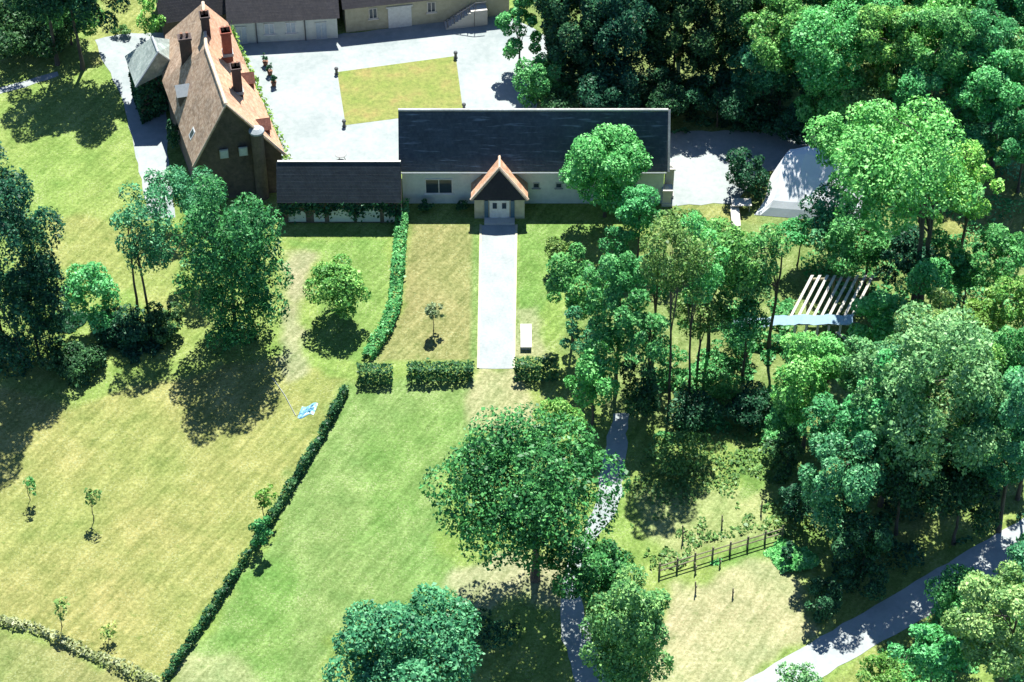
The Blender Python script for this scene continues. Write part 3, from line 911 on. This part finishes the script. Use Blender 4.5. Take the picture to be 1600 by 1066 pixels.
# ------------------------------------------------------------------ trees and shrubs (surveyed)
FOREST = 'trees of the dense wood at the upper right'
T = tree
# upper left
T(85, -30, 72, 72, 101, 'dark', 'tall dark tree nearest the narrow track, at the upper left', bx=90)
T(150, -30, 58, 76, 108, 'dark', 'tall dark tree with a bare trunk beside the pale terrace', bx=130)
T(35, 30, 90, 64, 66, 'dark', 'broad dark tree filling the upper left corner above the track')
T(112, 22, 45, 42, 70, 'green', 'lighter green tree between the tall dark trees at upper left')
T(235, 22, 20, 36, 58, 'bright', 'upright bright green shrub beside the dark outbuilding', 'shrub')
T(190, 46, 15, 10, 55, 'olive', 'small round shrub above the pale terrace', 'shrub')
T(268, 205, 14, 32, 238, 'dark', 'dark upright shrub between the old house and the side path', 'shrub')
# left side
T(8, 395, 92, 165, 545, 'dark', 'huge dark tree at the left edge beside the hay field', dens=1.1, tight=True)
T(62, 470, 50, 70, 560, 'dark', 'dark tree standing at the right foot of the huge tree at the left edge')  # crown enlarged to add shadow along the left edge
T(368, 412, 80, 132, 520, 'oak', 'large dense rounded dark tree in front of the low wing', dens=1.7, nl=60, tight=True, hue=.25)
T(308, 312, 46, 46, 420, 'teal', 'blue green tree just above and left of the large rounded dark tree', dens=.7)
T(262, 290, 38, 38, 350, 'teal', 'pale leafy tree overhanging the lower end of the side path', dens=.6)
T(225, 362, 55, 72, 492, 'teal', 'slender open tree with twin trunks left of the large rounded tree', dens=.5, stems=2)
T(143, 455, 46, 55, 510, 'bright', 'bright green feathery bush between the left edge tree and the twin trunk tree', 'shrub')
T(190, 512, 45, 25, 528, 'dark', 'low dark shrub under the bright feathery bush', 'shrub')
T(250, 505, 34, 32, 525, 'dark', 'low dark shrub at the foot of the twin trunk tree', 'shrub')
T(533, 450, 47, 46, 493, 'green', 'small round green tree alone on the lawn left of the garden hedge', dens=1.0, nl=20, tight=True)
T(677, 486, 16, 16, 517, 'straw', 'little pale standard bush alone in the front garden', size=.2, name='ornamental_tree')
T(146, 776, 14, 16, 812, 'olive', 'thin sapling in the middle of the hay field', name='sapling', size=.2, dens=.35)
T(47, 758, 14, 18, 782, 'green', 'thin sapling at the left of the hay field below the shade', name='sapling', size=.2, dens=.35)
T(97, 950, 14, 18, 980, 'grey', 'thin pale sapling near the row of dry creepers', name='sapling', size=.2, dens=.3)
T(170, 985, 16, 14, 1000, 'grey', 'tiny grey sapling right of the pale one near the dry creepers', name='sapling', size=.2, dens=.25)
T(413, 776, 17, 20, 812, 'lime', 'young yellow green tree growing out of the thin hedge', name='sapling', size=.22, dens=.6)
T(408, 830, 18, 24, 858, 'green', 'bushy clump where the two runs of thin hedge meet', 'shrub')
T(118, 560, 52, 22, 576, 'dark', 'low dark shrub added to deepen the shadow at the top edge of the hay field', 'shrub')  # shrub added to extend the dark shadow band on the left
# in front of the barn
for px_f, lab_f in ((665, 'small dark shrub against the barn wall under the big window'), (722, 'small dark shrub against the barn wall beside the porch')):
    T(px_f, 322, 12, 9, 330, 'box', lab_f, 'shrub')
T(945, 258, 66, 62, 338, 'bright', 'round bright green tree standing before the right half of the barn', dens=1.2, tight=True, hue=.4)
T(996, 335, 36, 42, 402, 'bright', 'leafy young tree at the lower right of the round tree before the barn')
T(968, 372, 28, 30, 420, 'green', 'thin young tree below the round tree before the barn', dens=.6)
T(895, 440, 52, 56, 535, 'green', 'green tree overhanging the right side of the front garden')
T(875, 392, 26, 24, 420, 'olive', 'dull olive bush on the right lawn of the front garden', 'shrub')
T(962, 470, 52, 90, 610, 'green', 'tall dense green tree beside the garden, left of the bare trunks')
T(915, 525, 40, 40, 600, 'teal', 'shady tree behind the right clipped hedge', dens=.8)
T(925, 585, 45, 52, 665, 'bright', 'bright green tree below the right clipped hedge')
T(1003, 610, 36, 46, 660, 'dark', 'dark shrub in the shade right of the lane head', 'shrub')
T(1050, 410, 52, 76, 640, 'olive', 'tall tree with a long bare trunk, first of the slender trees right of the garden', dens=.7, bx=1046, trunk_r=.12, hue=.55)
T(1092, 420, 48, 70, 622, 'bright', 'tall slender tree with bare trunk just right of the first slender tree', dens=.5, bx=1076, trunk_r=.11)
T(1130, 405, 52, 62, 560, 'green', 'leafy slender tree third from the garden', dens=.8, bx=1106)
T(1186, 405, 50, 50, 548, 'green', 'leafy tree with thin trunk before the timber frame', dens=.8, bx=1200)
T(1130, 605, 40, 22, 622, 'green', 'green shrub under the slender trees', 'shrub', dens=.5)
T(1080, 640, 44, 28, 660, 'dark', 'dark shrub right below the bare trunks', 'shrub', dens=.7)
T(1170, 640, 48, 36, 662, 'dark', 'dark shrub left of the bright tree by the meadow', 'shrub')
T(1150, 530, 36, 28, 552, 'green', 'shrub at the foot of the leafy trees before the timber frame', 'shrub', dens=.6)
T(1045, 560, 30, 26, 585, 'green', 'shrub behind the first bare trunk', 'shrub', dens=.5)
T(1060, 705, 50, 32, 728, 'olive', 'low scrubby growth at the top of the meadow', 'shrub', dens=.35)
T(1168, 268, 40, 38, 300, 'dark', 'dark bushy tree in the shade at the end of the drive')
# right side
T(1255, 600, 56, 66, 700, 'bright', 'bright green tree at the top right of the meadow')
T(1312, 742, 66, 84, 855, 'teal', 'blue green tree with a bright top beside the fence end')
T(1228, 712, 30, 40, 745, 'dark', 'small dark tree at the right edge of the meadow', dens=.8)
T(1240, 785, 24, 34, 812, 'dark', 'dark shrub where the fence ends', 'shrub')
T(1375, 650, 66, 80, 790, 'bright', 'bright tree between the blue green tree and the big grey one')
T(1470, 610, 115, 135, 800, 'grey', 'very large grey green tree near the road', dens=1.1, hue=.38)
T(1560, 680, 70, 100, 830, 'teal', 'dark blue green tree at the right edge above the road')
T(1350, 375, 62, 54, 450, 'green', 'green tree right below the white tent')
T(1296, 322, 42, 42, 395, 'teal', 'bluish tree half hiding the white tent', dens=.7)
T(1402, 258, 112, 94, 480, 'bright', 'very wide bright tree with a forked trunk right of the white tent', bx=1425, dens=.8, trunk_r=.34, stems=2, hue=.62)
T(1375, 495, 48, 50, 580, 'bright', 'compact bright tree below the forked tree')
T(1450, 515, 62, 52, 620, 'grey', 'pale green tree right of the compact bright tree')
T(1540, 495, 44, 40, 570, 'lime', 'yellow green tree near the right edge')
T(1560, 405, 50, 56, 500, 'green', 'green tree at the right edge below the sunlit clearing')
T(1505, 425, 36, 34, 480, 'teal', 'small tree right of the forked trunk')
T(1590, 560, 38, 70, 690, 'green', 'narrow tree cut by the right edge of the photo')
T(1590, 210, 50, 52, 300, 'green', 'green tree at the right edge above the sunlit clearing')
T(1400, 740, 60, 60, 835, 'dark', 'dark tree in deep shade above the road')
T(1490, 770, 70, 55, 850, 'dark', 'dark low tree hanging over the road near the right edge')
T(1290, 935, 34, 38, 962, 'dark', 'dark shrub on the road verge at the bend of the shade', 'shrub')
T(1345, 900, 40, 35, 925, 'dark', 'dark shrub in the shade beside the road', 'shrub', dens=.6)
T(1232, 862, 15, 15, 876, 'dark', 'small round dark shrub below the fence end', 'shrub')
T(1425, 575, 52, 52, 700, 'teal', 'blue green tree tucked between the compact bright tree and the big grey one')
T(1525, 590, 56, 66, 740, 'green', 'green tree just right of the top of the big grey one')
T(1345, 575, 42, 46, 680, 'teal', 'tree behind the bright tree at the top right of the meadow')
T(1585, 475, 40, 46, 580, 'green', 'green tree at the right edge beside the yellow green tree')
T(1300, 665, 44, 46, 790, 'green', 'green tree above the bright top of the blue green tree')
T(1020, 430, 40, 50, 560, 'green', 'tree filling the gap left of the first bare trunk', dens=.8)
T(1165, 440, 44, 50, 560, 'teal', 'shady tree between the two leafy slender trees', dens=.8)
T(1245, 366, 34, 28, 415, 'bright', 'bright small tree between the tent and the timber frame')
T(1300, 362, 42, 36, 420, 'teal', 'blue green tree at the foot of the white tent')
T(1470, 400, 40, 36, 470, 'green', 'shrubby tree beside the fork of the wide bright tree')
T(870, 655, 44, 40, 720, 'green', 'green tree between the worn patch and the top of the oak')
T(1345, 830, 48, 50, 900, 'dark', 'dark tree in the shade right of the blue green tree by the fence')
T(1230, 650, 34, 40, 700, 'green', 'small tree left under the bright tree at the top right of the meadow')
T(1500, 930, 50, 40, 990, 'green', 'green bushy tree between the road and the pale corner tree')
T(1318, 232, 56, 58, 370, 'bright', 'bright tree leaning over the right side of the white tent', dens=.8)
T(1492, 290, 60, 62, 430, 'bright', 'bright tree on the right shoulder of the wide forked tree', dens=.8)
T(1420, 395, 56, 40, 470, 'dark', 'dark bushy growth around the forked trunk', 'shrub')
T(1090, 490, 44, 40, 590, 'olive', 'thin olive tree filling the space between the bare trunks', dens=.5)
T(1160, 505, 50, 36, 590, 'green', 'leafy low tree below the left end of the blue tarpaulin', dens=.6)
T(1010, 520, 44, 54, 640, 'green', 'green tree just left of the first bare trunk', dens=.8)
T(1060, 350, 40, 30, 420, 'olive', 'pale feathery bush on the grass above the first bare trunk', 'shrub', dens=.5)
T(1092, 360, 40, 28, 415, 'bright', 'bright bush on the grass left of the white bench', 'shrub', dens=.8)
T(1420, 660, 50, 60, 760, 'teal', 'tree left behind the big grey one above the road')
T(1285, 560, 46, 44, 650, 'bright', 'bright tree top just below the timber frame', dens=.9)
T(1540, 560, 50, 56, 680, 'grey', 'pale tree right of the big grey one')
T(1450, 440, 46, 44, 520, 'bright', 'bright low tree right below the fork of the wide tree', dens=.8)
T(1590, 640, 44, 66, 780, 'bright', 'bright tree at the right edge beside the dark blue green one', dens=.9)
# along the bottom
T(1555, 975, 85, 85, 1100, 'grey', 'large pale green tree in the lower right corner')
T(1450, 1020, 58, 48, 1100, 'bright', 'bright green tree left of the pale corner tree')
T(1380, 1050, 42, 26, 1085, 'lime', 'low yellow green bush beside the road at the bottom', 'shrub')
T(1600, 895, 40, 50, 990, 'teal', 'tree at the right edge just below the road')
T(1248, 1064, 40, 22, 1092, 'grey', 'grey green bush overlapping the road at the bottom edge', 'shrub', dens=.6)
T(818, 758, 134, 120, 905, 'oak', 'large spreading oak with visible trunk in the middle of the foreground', bx=836, dens=1.1, trunk_r=.3, hue=.5, tight=True)
T(630, 1022, 118, 95, 1140, 'teal', 'broad rounded blue green tree at the bottom middle', dens=1.2, hue=.3)
T(932, 892, 70, 64, 985, 'oak', 'dark green tree right of the oak trunk', dens=1.1)
T(985, 985, 70, 92, 1075, 'teal', 'tall blue green tree beside the lane at the bottom', dens=1.2)
T(765, 985, 40, 26, 1005, 'dark', 'low shrub in the shadow of the oak', 'shrub', dens=.35)
# wood at the upper right
W = [(812, 42, 42, 52, 108, 'bright', 'bright leafy tree at the edge of the wood, overhanging the courtyard corner'),
     (850, 125, 46, 58, 178, 'green', 'leafy tree of the wood nearest the barn ridge'),
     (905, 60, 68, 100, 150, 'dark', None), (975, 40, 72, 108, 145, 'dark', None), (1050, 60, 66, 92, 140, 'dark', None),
     (1125, 50, 66, 96, 140, 'dark', None), (950, 150, 50, 45, 214, 'dark', 'low dark tree directly behind the barn ridge'),
     (1040, 150, 50, 40, 196, 'dark', 'low dark tree behind the right end of the barn'),
     (1190, 112, 50, 56, 185, 'teal', 'blue green tree at the front of the wood above the drive'),
     (1215, 50, 62, 62, 180, 'green', 'green tree of the wood above and right of the blue green one'),
     (1292, 160, 50, 62, 225, 'bright', 'bright tree at the front of the wood directly above the white tent'),
     (1300, 75, 70, 66, 215, 'bright', 'rounded bright tree in the middle rows of the wood, behind the one above the tent'), (1385, 60, 70, 64, 205, 'green', None), (1355, 20, 70, 60, 150, 'bright', 'bright tree top among the wood along the top edge'),
     (1470, 70, 70, 66, 215, 'green', None), (1440, 130, 60, 50, 240, 'bright', 'bright tree of the wood directly behind the wide forked tree'), (1545, 60, 66, 66, 205, 'green', None),
     (1550, 140, 60, 56, 260, 'bright', 'bright tree of the wood near the right edge'), (1605, 110, 56, 60, 230, 'green', None),
     (1480, 15, 70, 60, 140, 'bright', 'yellowish bright tree at the top edge, toward the right'), (1120, 150, 48, 40, 198, 'dark', 'low dark tree in the shade at the back of the drive'),
     (860, -20, 60, 70, 90, 'green', None), (940, -70, 80, 90, 90, 'dark', None), (1060, -70, 80, 90, 90, 'dark', None), (1180, -60, 80, 90, 90, 'dark', None),  # trees centred above the view, added to fill and cast shadow
     (1300, -60, 80, 90, 90, 'green', None), (1420, -60, 80, 90, 90, 'green', None), (1540, -60, 80, 90, 90, 'green', None), (1640, -10, 70, 80, 150, 'green', None),  # rest of the added shadow-casting row beyond the top edge
     (1255, 120, 50, 50, 190, 'dark', 'dark tree of the wood between the blue green one and the one above the tent'), (1345, 150, 56, 52, 220, 'grey', 'pale green tree of the wood just right of the bright one above the tent'), (1425, 200, 50, 46, 260, 'green', None),
     (1510, 225, 54, 48, 285, 'green', None), (1240, -5, 60, 50, 110, 'teal', None), (1570, 20, 60, 56, 120, 'teal', None), (1420, 60, 50, 60, 170, 'bright', 'bright leafy tree of the wood, half way between the tent and the top edge'),
     (1000, 172, 44, 30, 200, 'dark', None), (880, 170, 40, 34, 208, 'dark', None), (1190, 180, 40, 28, 202, 'dark', None), (1245, 185, 36, 34, 222, 'dark', None)]
KL = {'dark': 'tall very dark tree of the dense wood behind the barn', 'green': 'mid green tree of the dense wood at the upper right', 'teal': 'blue green tree inside the dense wood at the upper right'}
for a in W:
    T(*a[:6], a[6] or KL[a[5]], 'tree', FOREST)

# ------------------------------------------------------------------ small things
# timber frame with pale rafters and a blue tarp
def timber_frame():
    g = P(1240, 530)
    r = empty('timber_frame', g, 'open timber frame of pale slanting rafters on posts among the trees', 'shelter')
    n = Vector((0, 1, 0))
    W_ = 4.6; ze = 2.0; zt = 3.8
    for k in range(9):
        x = -.9 + k * .62
        mb = MB()
        mb.slab([(x, -.35, ze), (x + .24, -.35, ze), (x + .24 + 2.3, 3.6, zt), (x + 2.3, 3.6, zt)], .16)
        mb.build('rafter', M['timber'], r)
    for y, z, s in ((0, ze, 0), (3.4, zt - .1, 1.9)):
        mb = MB(); mb.box((W_ / 2 + s, y, z - .2), (W_ + 1.0, .2, .22)); mb.build('beam', M['wood'], r)
    for k in range(6):
        mb = MB(); mb.box((k * .92, 0, (ze - .3) / 2), (.17, .17, ze - .3)); mb.build('post', M['timber'], r)
    for k in range(3):
        mb = MB(); mb.box((1.4 + k * 1.9, 3.4, (zt - .4) / 2), (.17, .17, zt - .4)); mb.build('post', M['wood'], r)
    mb = MB(); mb.tube([(3.4, -.1, .9), (4.6, -.5, .05)], .09, 6); mb.build('brace', M['timber'], r)
    t = MB()
    nx = 24
    for i in range(nx):
        x0, x1 = -5.0 + i * .4, -5.0 + (i + 1) * .4
        f = lambda x: .08 * math.sin(x * 3) + .05 * math.sin(x * 7.3)
        zz = lambda x: ze + .28 + (min(0, x + .5) * .12)
        t.slab([(x0, -.5 + f(x0), zz(x0) - .1), (x1, -.5 + f(x1), zz(x1) - .1), (x1, .25 + f(x1 + 2), zz(x1) + .25), (x0, .25 + f(x0 + 2), zz(x0) + .25)], .03)
    o = t.build('tarpaulin', M['bluetarp'], None, True)
    o.location = g
    tag(o, 'long blue tarpaulin lying along the eave of the timber frame', 'tarpaulin')
timber_frame()

# white tent
def tent():
    g = P(1255, 345)
    r = empty('white_tent', g, 'large white canvas tent half hidden by trees at the end of the drive', 'tent', None, R(-7))
    a0, a1 = P(1178, 342) - g, P(1345, 350) - g
    nu, nv = 18, 12
    x0, x1 = a0.x, a1.x
    def pt(u, v):
        x = x0 + (x1 - x0) * u
        y = .2 + 5.2 * v
        lean = 1.9 * v * (1 - u) + .25 * math.sin(v * 6) * (1 - u)
        z = .9 * min(1, v / .12) + (max(0, min(v, .85) - .12) / .73) * 2.9
        z -= .16 * abs(math.sin(u * 9.4)) * v
        z *= min(1, .35 + 6 * u)
        z += .22 * math.sin(u * 5.1 + v * 4.3) * v + .12 * math.sin(u * 17 + v * 3) * v
        return Vector((x + lean, y, max(.03, z)))
    mb = MB()
    for i in range(nu):
        for j in range(nv):
            mb.poly([pt(i / nu, j / nv), pt((i + 1) / nu, j / nv), pt((i + 1) / nu, (j + 1) / nv), pt(i / nu, (j + 1) / nv)])
    for i in range(nu):
        a, b = pt(i / nu, 1), pt((i + 1) / nu, 1)
        mb.poly([b, (b.x, b.y + .3, 0), (a.x, a.y + .3, 0), a][::-1])
    mb.build('canopy', M['canvas'], r)
    pb = MB()
    for u in (.02, .5, .98):
        q = pt(u, .9); pb = MB(); pb.tube([(q.x, q.y, 0), (q.x, q.y, q.z - .05)], .05, 6); pb.build('pole', M['metal'], r)
tent()

# white garden table and its bench by the tent
g = P(1158, 330)
r = empty('garden_table', g, 'white table on the grass at the left foot of the white tent', 'table')
mb = MB(); mb.box((0, .3, .76), (1.7, 1.0, .06)); mb.box((0, .3, .70), (1.5, .8, .06)); mb.build('tabletop', M['slab'], r)
for x in (-.7, .7):
    for y in (-.05, .65):
        mb = MB(); mb.box((x, y, .34), (.08, .08, .66)); mb.build('leg', M['slab'], r)
g = P(1150, 358)
r = empty('bench', g, 'long white bench running toward the camera below the white table', 'bench')
mb = MB(); mb.box((0, 1.2, .45), (.75, 2.6, .07)); mb.build('seat', M['slab'], r)
for y in (.1, 2.3):
    mb = MB(); mb.box((0, y, .21), (.65, .1, .42)); mb.build('leg', M['slab'], r)
# white gate posts beside the barn gable
for px, py, h, lab in ((1044, 305, 3.2, 'tall white gate pier touching the right gable of the barn'), (1041, 318, 1.7, 'lower white gate pier in front of the tall one by the barn gable')):
    g = P(px, py)
    mb = MB(); mb.box((0, 0, h / 2), (.75, .7, h)); mb.box((0, 0, h + .06), (.95, .9, .14)); mb.box((0, 0, h + .2), (.6, .55, .16), 0, .4)
    mb.box((0, 0, .15), (.88, .84, .3))
    o = mb.build('gate_pier', M['slab']); o.location = g; tag(o, lab, 'gate pier', 'white piers beside the barn gable')
# long white table on the garden's right lawn
g = P(822, 548)
r = empty('long_table', g, 'long low white table on the lawn right of the entrance path', 'table')
mb = MB(); mb.box((0, 1.3, .42), (.9, 2.7, .06)); mb.build('tabletop', M['slab'], r)
for y in (.15, 2.45):
    mb = MB(); mb.box((0, y, .195), (.75, .08, .39)); mb.build('leg', M['slab'], r)
# blue sheet on the grass and the hose leading to it
def blue_sheet():
    g = P(481, 642); mb = MB(); n = 10
    rnd = random.Random(4); H = [[abs(rnd.gauss(0, .07)) + .04 for _ in range(n + 1)] for _ in range(n + 1)]
    def q(i, j):
        u, v = i / n - .5, j / n - .5
        return Vector((u * 1.25 + .3 * v, v * 1.25 + .25 * math.sin(u * 5), H[i][j] * (1 - (2 * u) ** 4) * (1 - (2 * v) ** 4) + .03))
    for i in range(n):
        for j in range(n): mb.slab([q(i, j), q(i + 1, j), q(i + 1, j + 1), q(i, j + 1)], .02)
    o = mb.build('plastic_sheet', plain('pale_blue_plastic', (.11, .28, .40), .4)); o.location = g
    tag(o, 'crumpled light blue plastic sheet on the grass near the top of the thin hedge', 'sheet')
    g = P(425, 590); mb = MB()
    pts = [P(425, 590), P(445, 618), P(462, 650), P(478, 646)]
    mb.tube([p - g + Vector((0, 0, .06)) for p in pts], .022, 6)
    o = mb.build('garden_hose', M['lead'], None, True); o.location = g
    tag(o, 'pale garden hose lying on the grass and leading to the blue sheet', 'hose')
blue_sheet()

# fence of the meadow
def fence():
    a, b = P(1030, 897), P(1222, 838)
    r = empty('meadow_fence', a, 'wooden post and rail fence at the bottom of the meadow', 'fence')
    d = b - a; n = 8
    yaw = math.atan2(d.y, d.x)
    for k in range(n):
        p = d * (k / (n - 1)); mb = MB(); mb.box((p.x, p.y, .6), (.13, .13, 1.25), yaw, .85); mb.build('post', M['wood'], r)
    for z in (.45, .98):
        mb = MB(); mb.tube([(0, -.07, z), (d.x, d.y - .07, z)], .05, 6); mb.build('rail', M['wood'], r)
fence()
# staked saplings of the meadow
for px, py, h, lab in ((1067, 843, 1.6, 'thick leaning stake at the left of the meadow above the fence'), (1128, 822, 1.2, 'short stake in the middle of the meadow above the fence'),
                       (1189, 800, 1.3, 'stake at the right of the meadow above the fence'), (1087, 893, 1.0, 'stake just below the left half of the fence'),
                       (1087, 925, 1.2, 'stake lowest on the dry slope below the fence'), (1145, 932, .9, 'short stake on the dry slope, right of the lowest one'),
                       (1125, 884, .9, 'short stake right below the middle of the fence')):
    g = P(px, py); mb = MB()
    rnd = random.Random(px + py)
    mb.tube([(0, 0, -.1), (rnd.uniform(-.1, .1), rnd.uniform(-.05, .05), h)], [.065, .05], 7)
    mb.tube([(0, 0, h * .45), (0, 0, h * .62)], .085, 7)
    o = mb.build('tree_stake', M['wood']); o.location = g; tag(o, lab, 'stake', 'stakes of the young trees in the meadow')
# corner posts of the courtyard lawn
for px, py, lab in ((526, 116, 'dark corner post at the far left of the courtyard lawn'), (712, 91, 'dark corner post at the far right of the courtyard lawn'),
                    (725, 172, 'dark corner post at the near right of the courtyard lawn beside the barn roof'), (538, 198, 'dark corner post at the near left of the courtyard lawn')):
    g = P(px, py); mb = MB(); mb.lathe((0, 0, 0), [(.2, 0), (.2, .1), (.13, .14), (.13, .55), (.2, .6), (.16, .75), (.03, .82)], 10)
    o = mb.build('corner_post', M['metal'], None, True); o.location = g; tag(o, lab, 'post', 'posts at the corners of the courtyard lawn')
# potted shrubs beside the house front
for px, py, lab in ((415, 102, 'potted shrub farthest from the camera along the courtyard side of the house'), (422, 117, 'potted shrub in the middle of the three beside the house'), (428, 134, 'potted shrub nearest the camera of the three beside the house')):
    g = P(px, py); r = empty('potted_shrub', g, lab, 'potted plant', 'potted shrubs along the house')
    mb = MB(); mb.lathe((0, 0, 0), [(.18, 0), (.26, .4), (.28, .45)], 10); mb.build('pot', M['pot'], r, True)
    V, L = crown_arrays((0, 0, .85), .32, .5, .14, 1.2, 7, px)
    quads_obj('foliage', V, LEAF['dark'], r)
# garden table near the wing
g = P(533, 250)
r = empty('garden_table', g, 'small grey metal table in the courtyard against the low wing', 'table')
mb = MB(); mb.lathe((0, 0, 0), [(.55, .7), (.55, .74)], 16); mb.build('tabletop', M['metal'], r)
for k in range(3):
    a = k * 2.094; mb = MB(); mb.tube([(.4 * math.cos(a), .4 * math.sin(a), 0), (.1 * math.cos(a), .1 * math.sin(a), .7)], .03, 5); mb.build('leg', M['metal'], r)

def grass_tufts(name, poly, n, c, label, hgt=.28, seed=1):
    r = np.random.default_rng(seed); pts = pix(poly)
    xs = [p.x for p in pts]; ys = [p.y for p in pts]
    X = r.uniform(min(xs), max(xs), n * 3); Y = r.uniform(min(ys), max(ys), n * 3)
    k = (sdf(X, Y, pts) + (vnoise(X, Y, 2, 5) - .5) * 2 > 0) & (vnoise(X, Y, 1.7, seed) + r.random(n * 3) * .7 > .75)
    X, Y = X[k][:n], Y[k][:n]; m = len(X)
    a = r.uniform(0, 6.28, m); h = hgt * r.uniform(.4, 1.3, m); wd = r.uniform(.05, .13, m)
    dx, dy = np.cos(a) * wd, np.sin(a) * wd
    lx, ly = r.normal(0, .12, m), r.normal(0, .12, m)
    z0 = np.zeros(m)
    V = np.stack([np.stack([X - dx, Y - dy, z0], 1), np.stack([X + dx, Y + dy, z0], 1),
                  np.stack([X + dx * .5 + lx, Y + dy * .5 + ly, h], 1), np.stack([X - dx * .5 + lx, Y - dy * .5 + ly, h], 1)], 1)
    o = quads_obj(name, V, LEAF[c]); tag(o, label, None, None, 'stuff')
def undergrowth(name, poly, n, kind, label, top, seed):
    """brambles and seedlings in patches between the trees: nobody could count them"""
    r = np.random.default_rng(seed); pts = pix(poly)
    xs = [p.x for p in pts]; ys = [p.y for p in pts]
    X = r.uniform(min(xs), max(xs), n * 4); Y = r.uniform(min(ys), max(ys), n * 4)
    m = vnoise(X, Y, 2.3, seed) * .65 + vnoise(X, Y, .9, seed + 1) * .35
    k = (sdf(X, Y, pts) + (vnoise(X, Y, 2, 5) - .5) * 3 > 0) & (m > .50)
    X, Y, m = X[k][:n], Y[k][:n], m[k][:n]
    Z = .03 + top * np.clip((m - .50) * 4.5, 0, 1) * r.uniform(.45, 1.0, len(X))
    V = leaves_at(np.stack([X, Y, Z], 1), np.tile([0, -.2, .9], (len(X), 1)), .21)
    o = quads_obj(name, V, LEAF[kind]); tag(o, label, None, None, 'stuff')
undergrowth('undergrowth', [(965, 520), (1240, 470), (1255, 700), (1100, 690), (1000, 690)], 9000, 'green', 'brambles and seedlings under the slender trees', 1.0, 21)
undergrowth('undergrowth', [(1260, 690), (1600, 600), (1700, 760), (1500, 850), (1330, 930), (1270, 930)], 9000, 'dark', 'dark undergrowth below the trees above the road', 1.2, 22)
undergrowth('undergrowth', [(820, 120), (1250, 130), (1260, 205), (1050, 212), (830, 200)], 7000, 'dark', 'dark undergrowth at the foot of the wood', 1.3, 23)
undergrowth('undergrowth', [(1250, 420), (1600, 300), (1650, 620), (1420, 600), (1330, 560)], 8000, 'green', 'undergrowth between the trees right of the tent', .9, 24)
undergrowth('undergrowth', [(1250, 130), (1650, 60), (1650, 300), (1480, 290), (1300, 240)], 8000, 'teal', 'undergrowth of the wood at the upper right', 1.3, 25)
undergrowth('undergrowth', [(985, 690), (1200, 660), (1270, 850), (1190, 830), (1030, 890), (975, 800)], 3500, 'olive', 'weeds in the meadow grass', .25, 26)
undergrowth('undergrowth', [(95, 490), (300, 490), (270, 560), (120, 570), (60, 560)], 4500, 'dark', 'scrub in the shade between the left trees', .8, 27)
undergrowth('undergrowth', [(1080, 885), (1215, 845), (1285, 840), (1280, 880), (1180, 880), (1100, 910)], 2500, 'bright', 'nettles along the fence', .4, 28)
undergrowth('undergrowth', [(1400, 990), (1620, 830), (1700, 1000), (1600, 1100), (1380, 1100)], 7000, 'bright', 'undergrowth on the far side of the road', .9, 29)
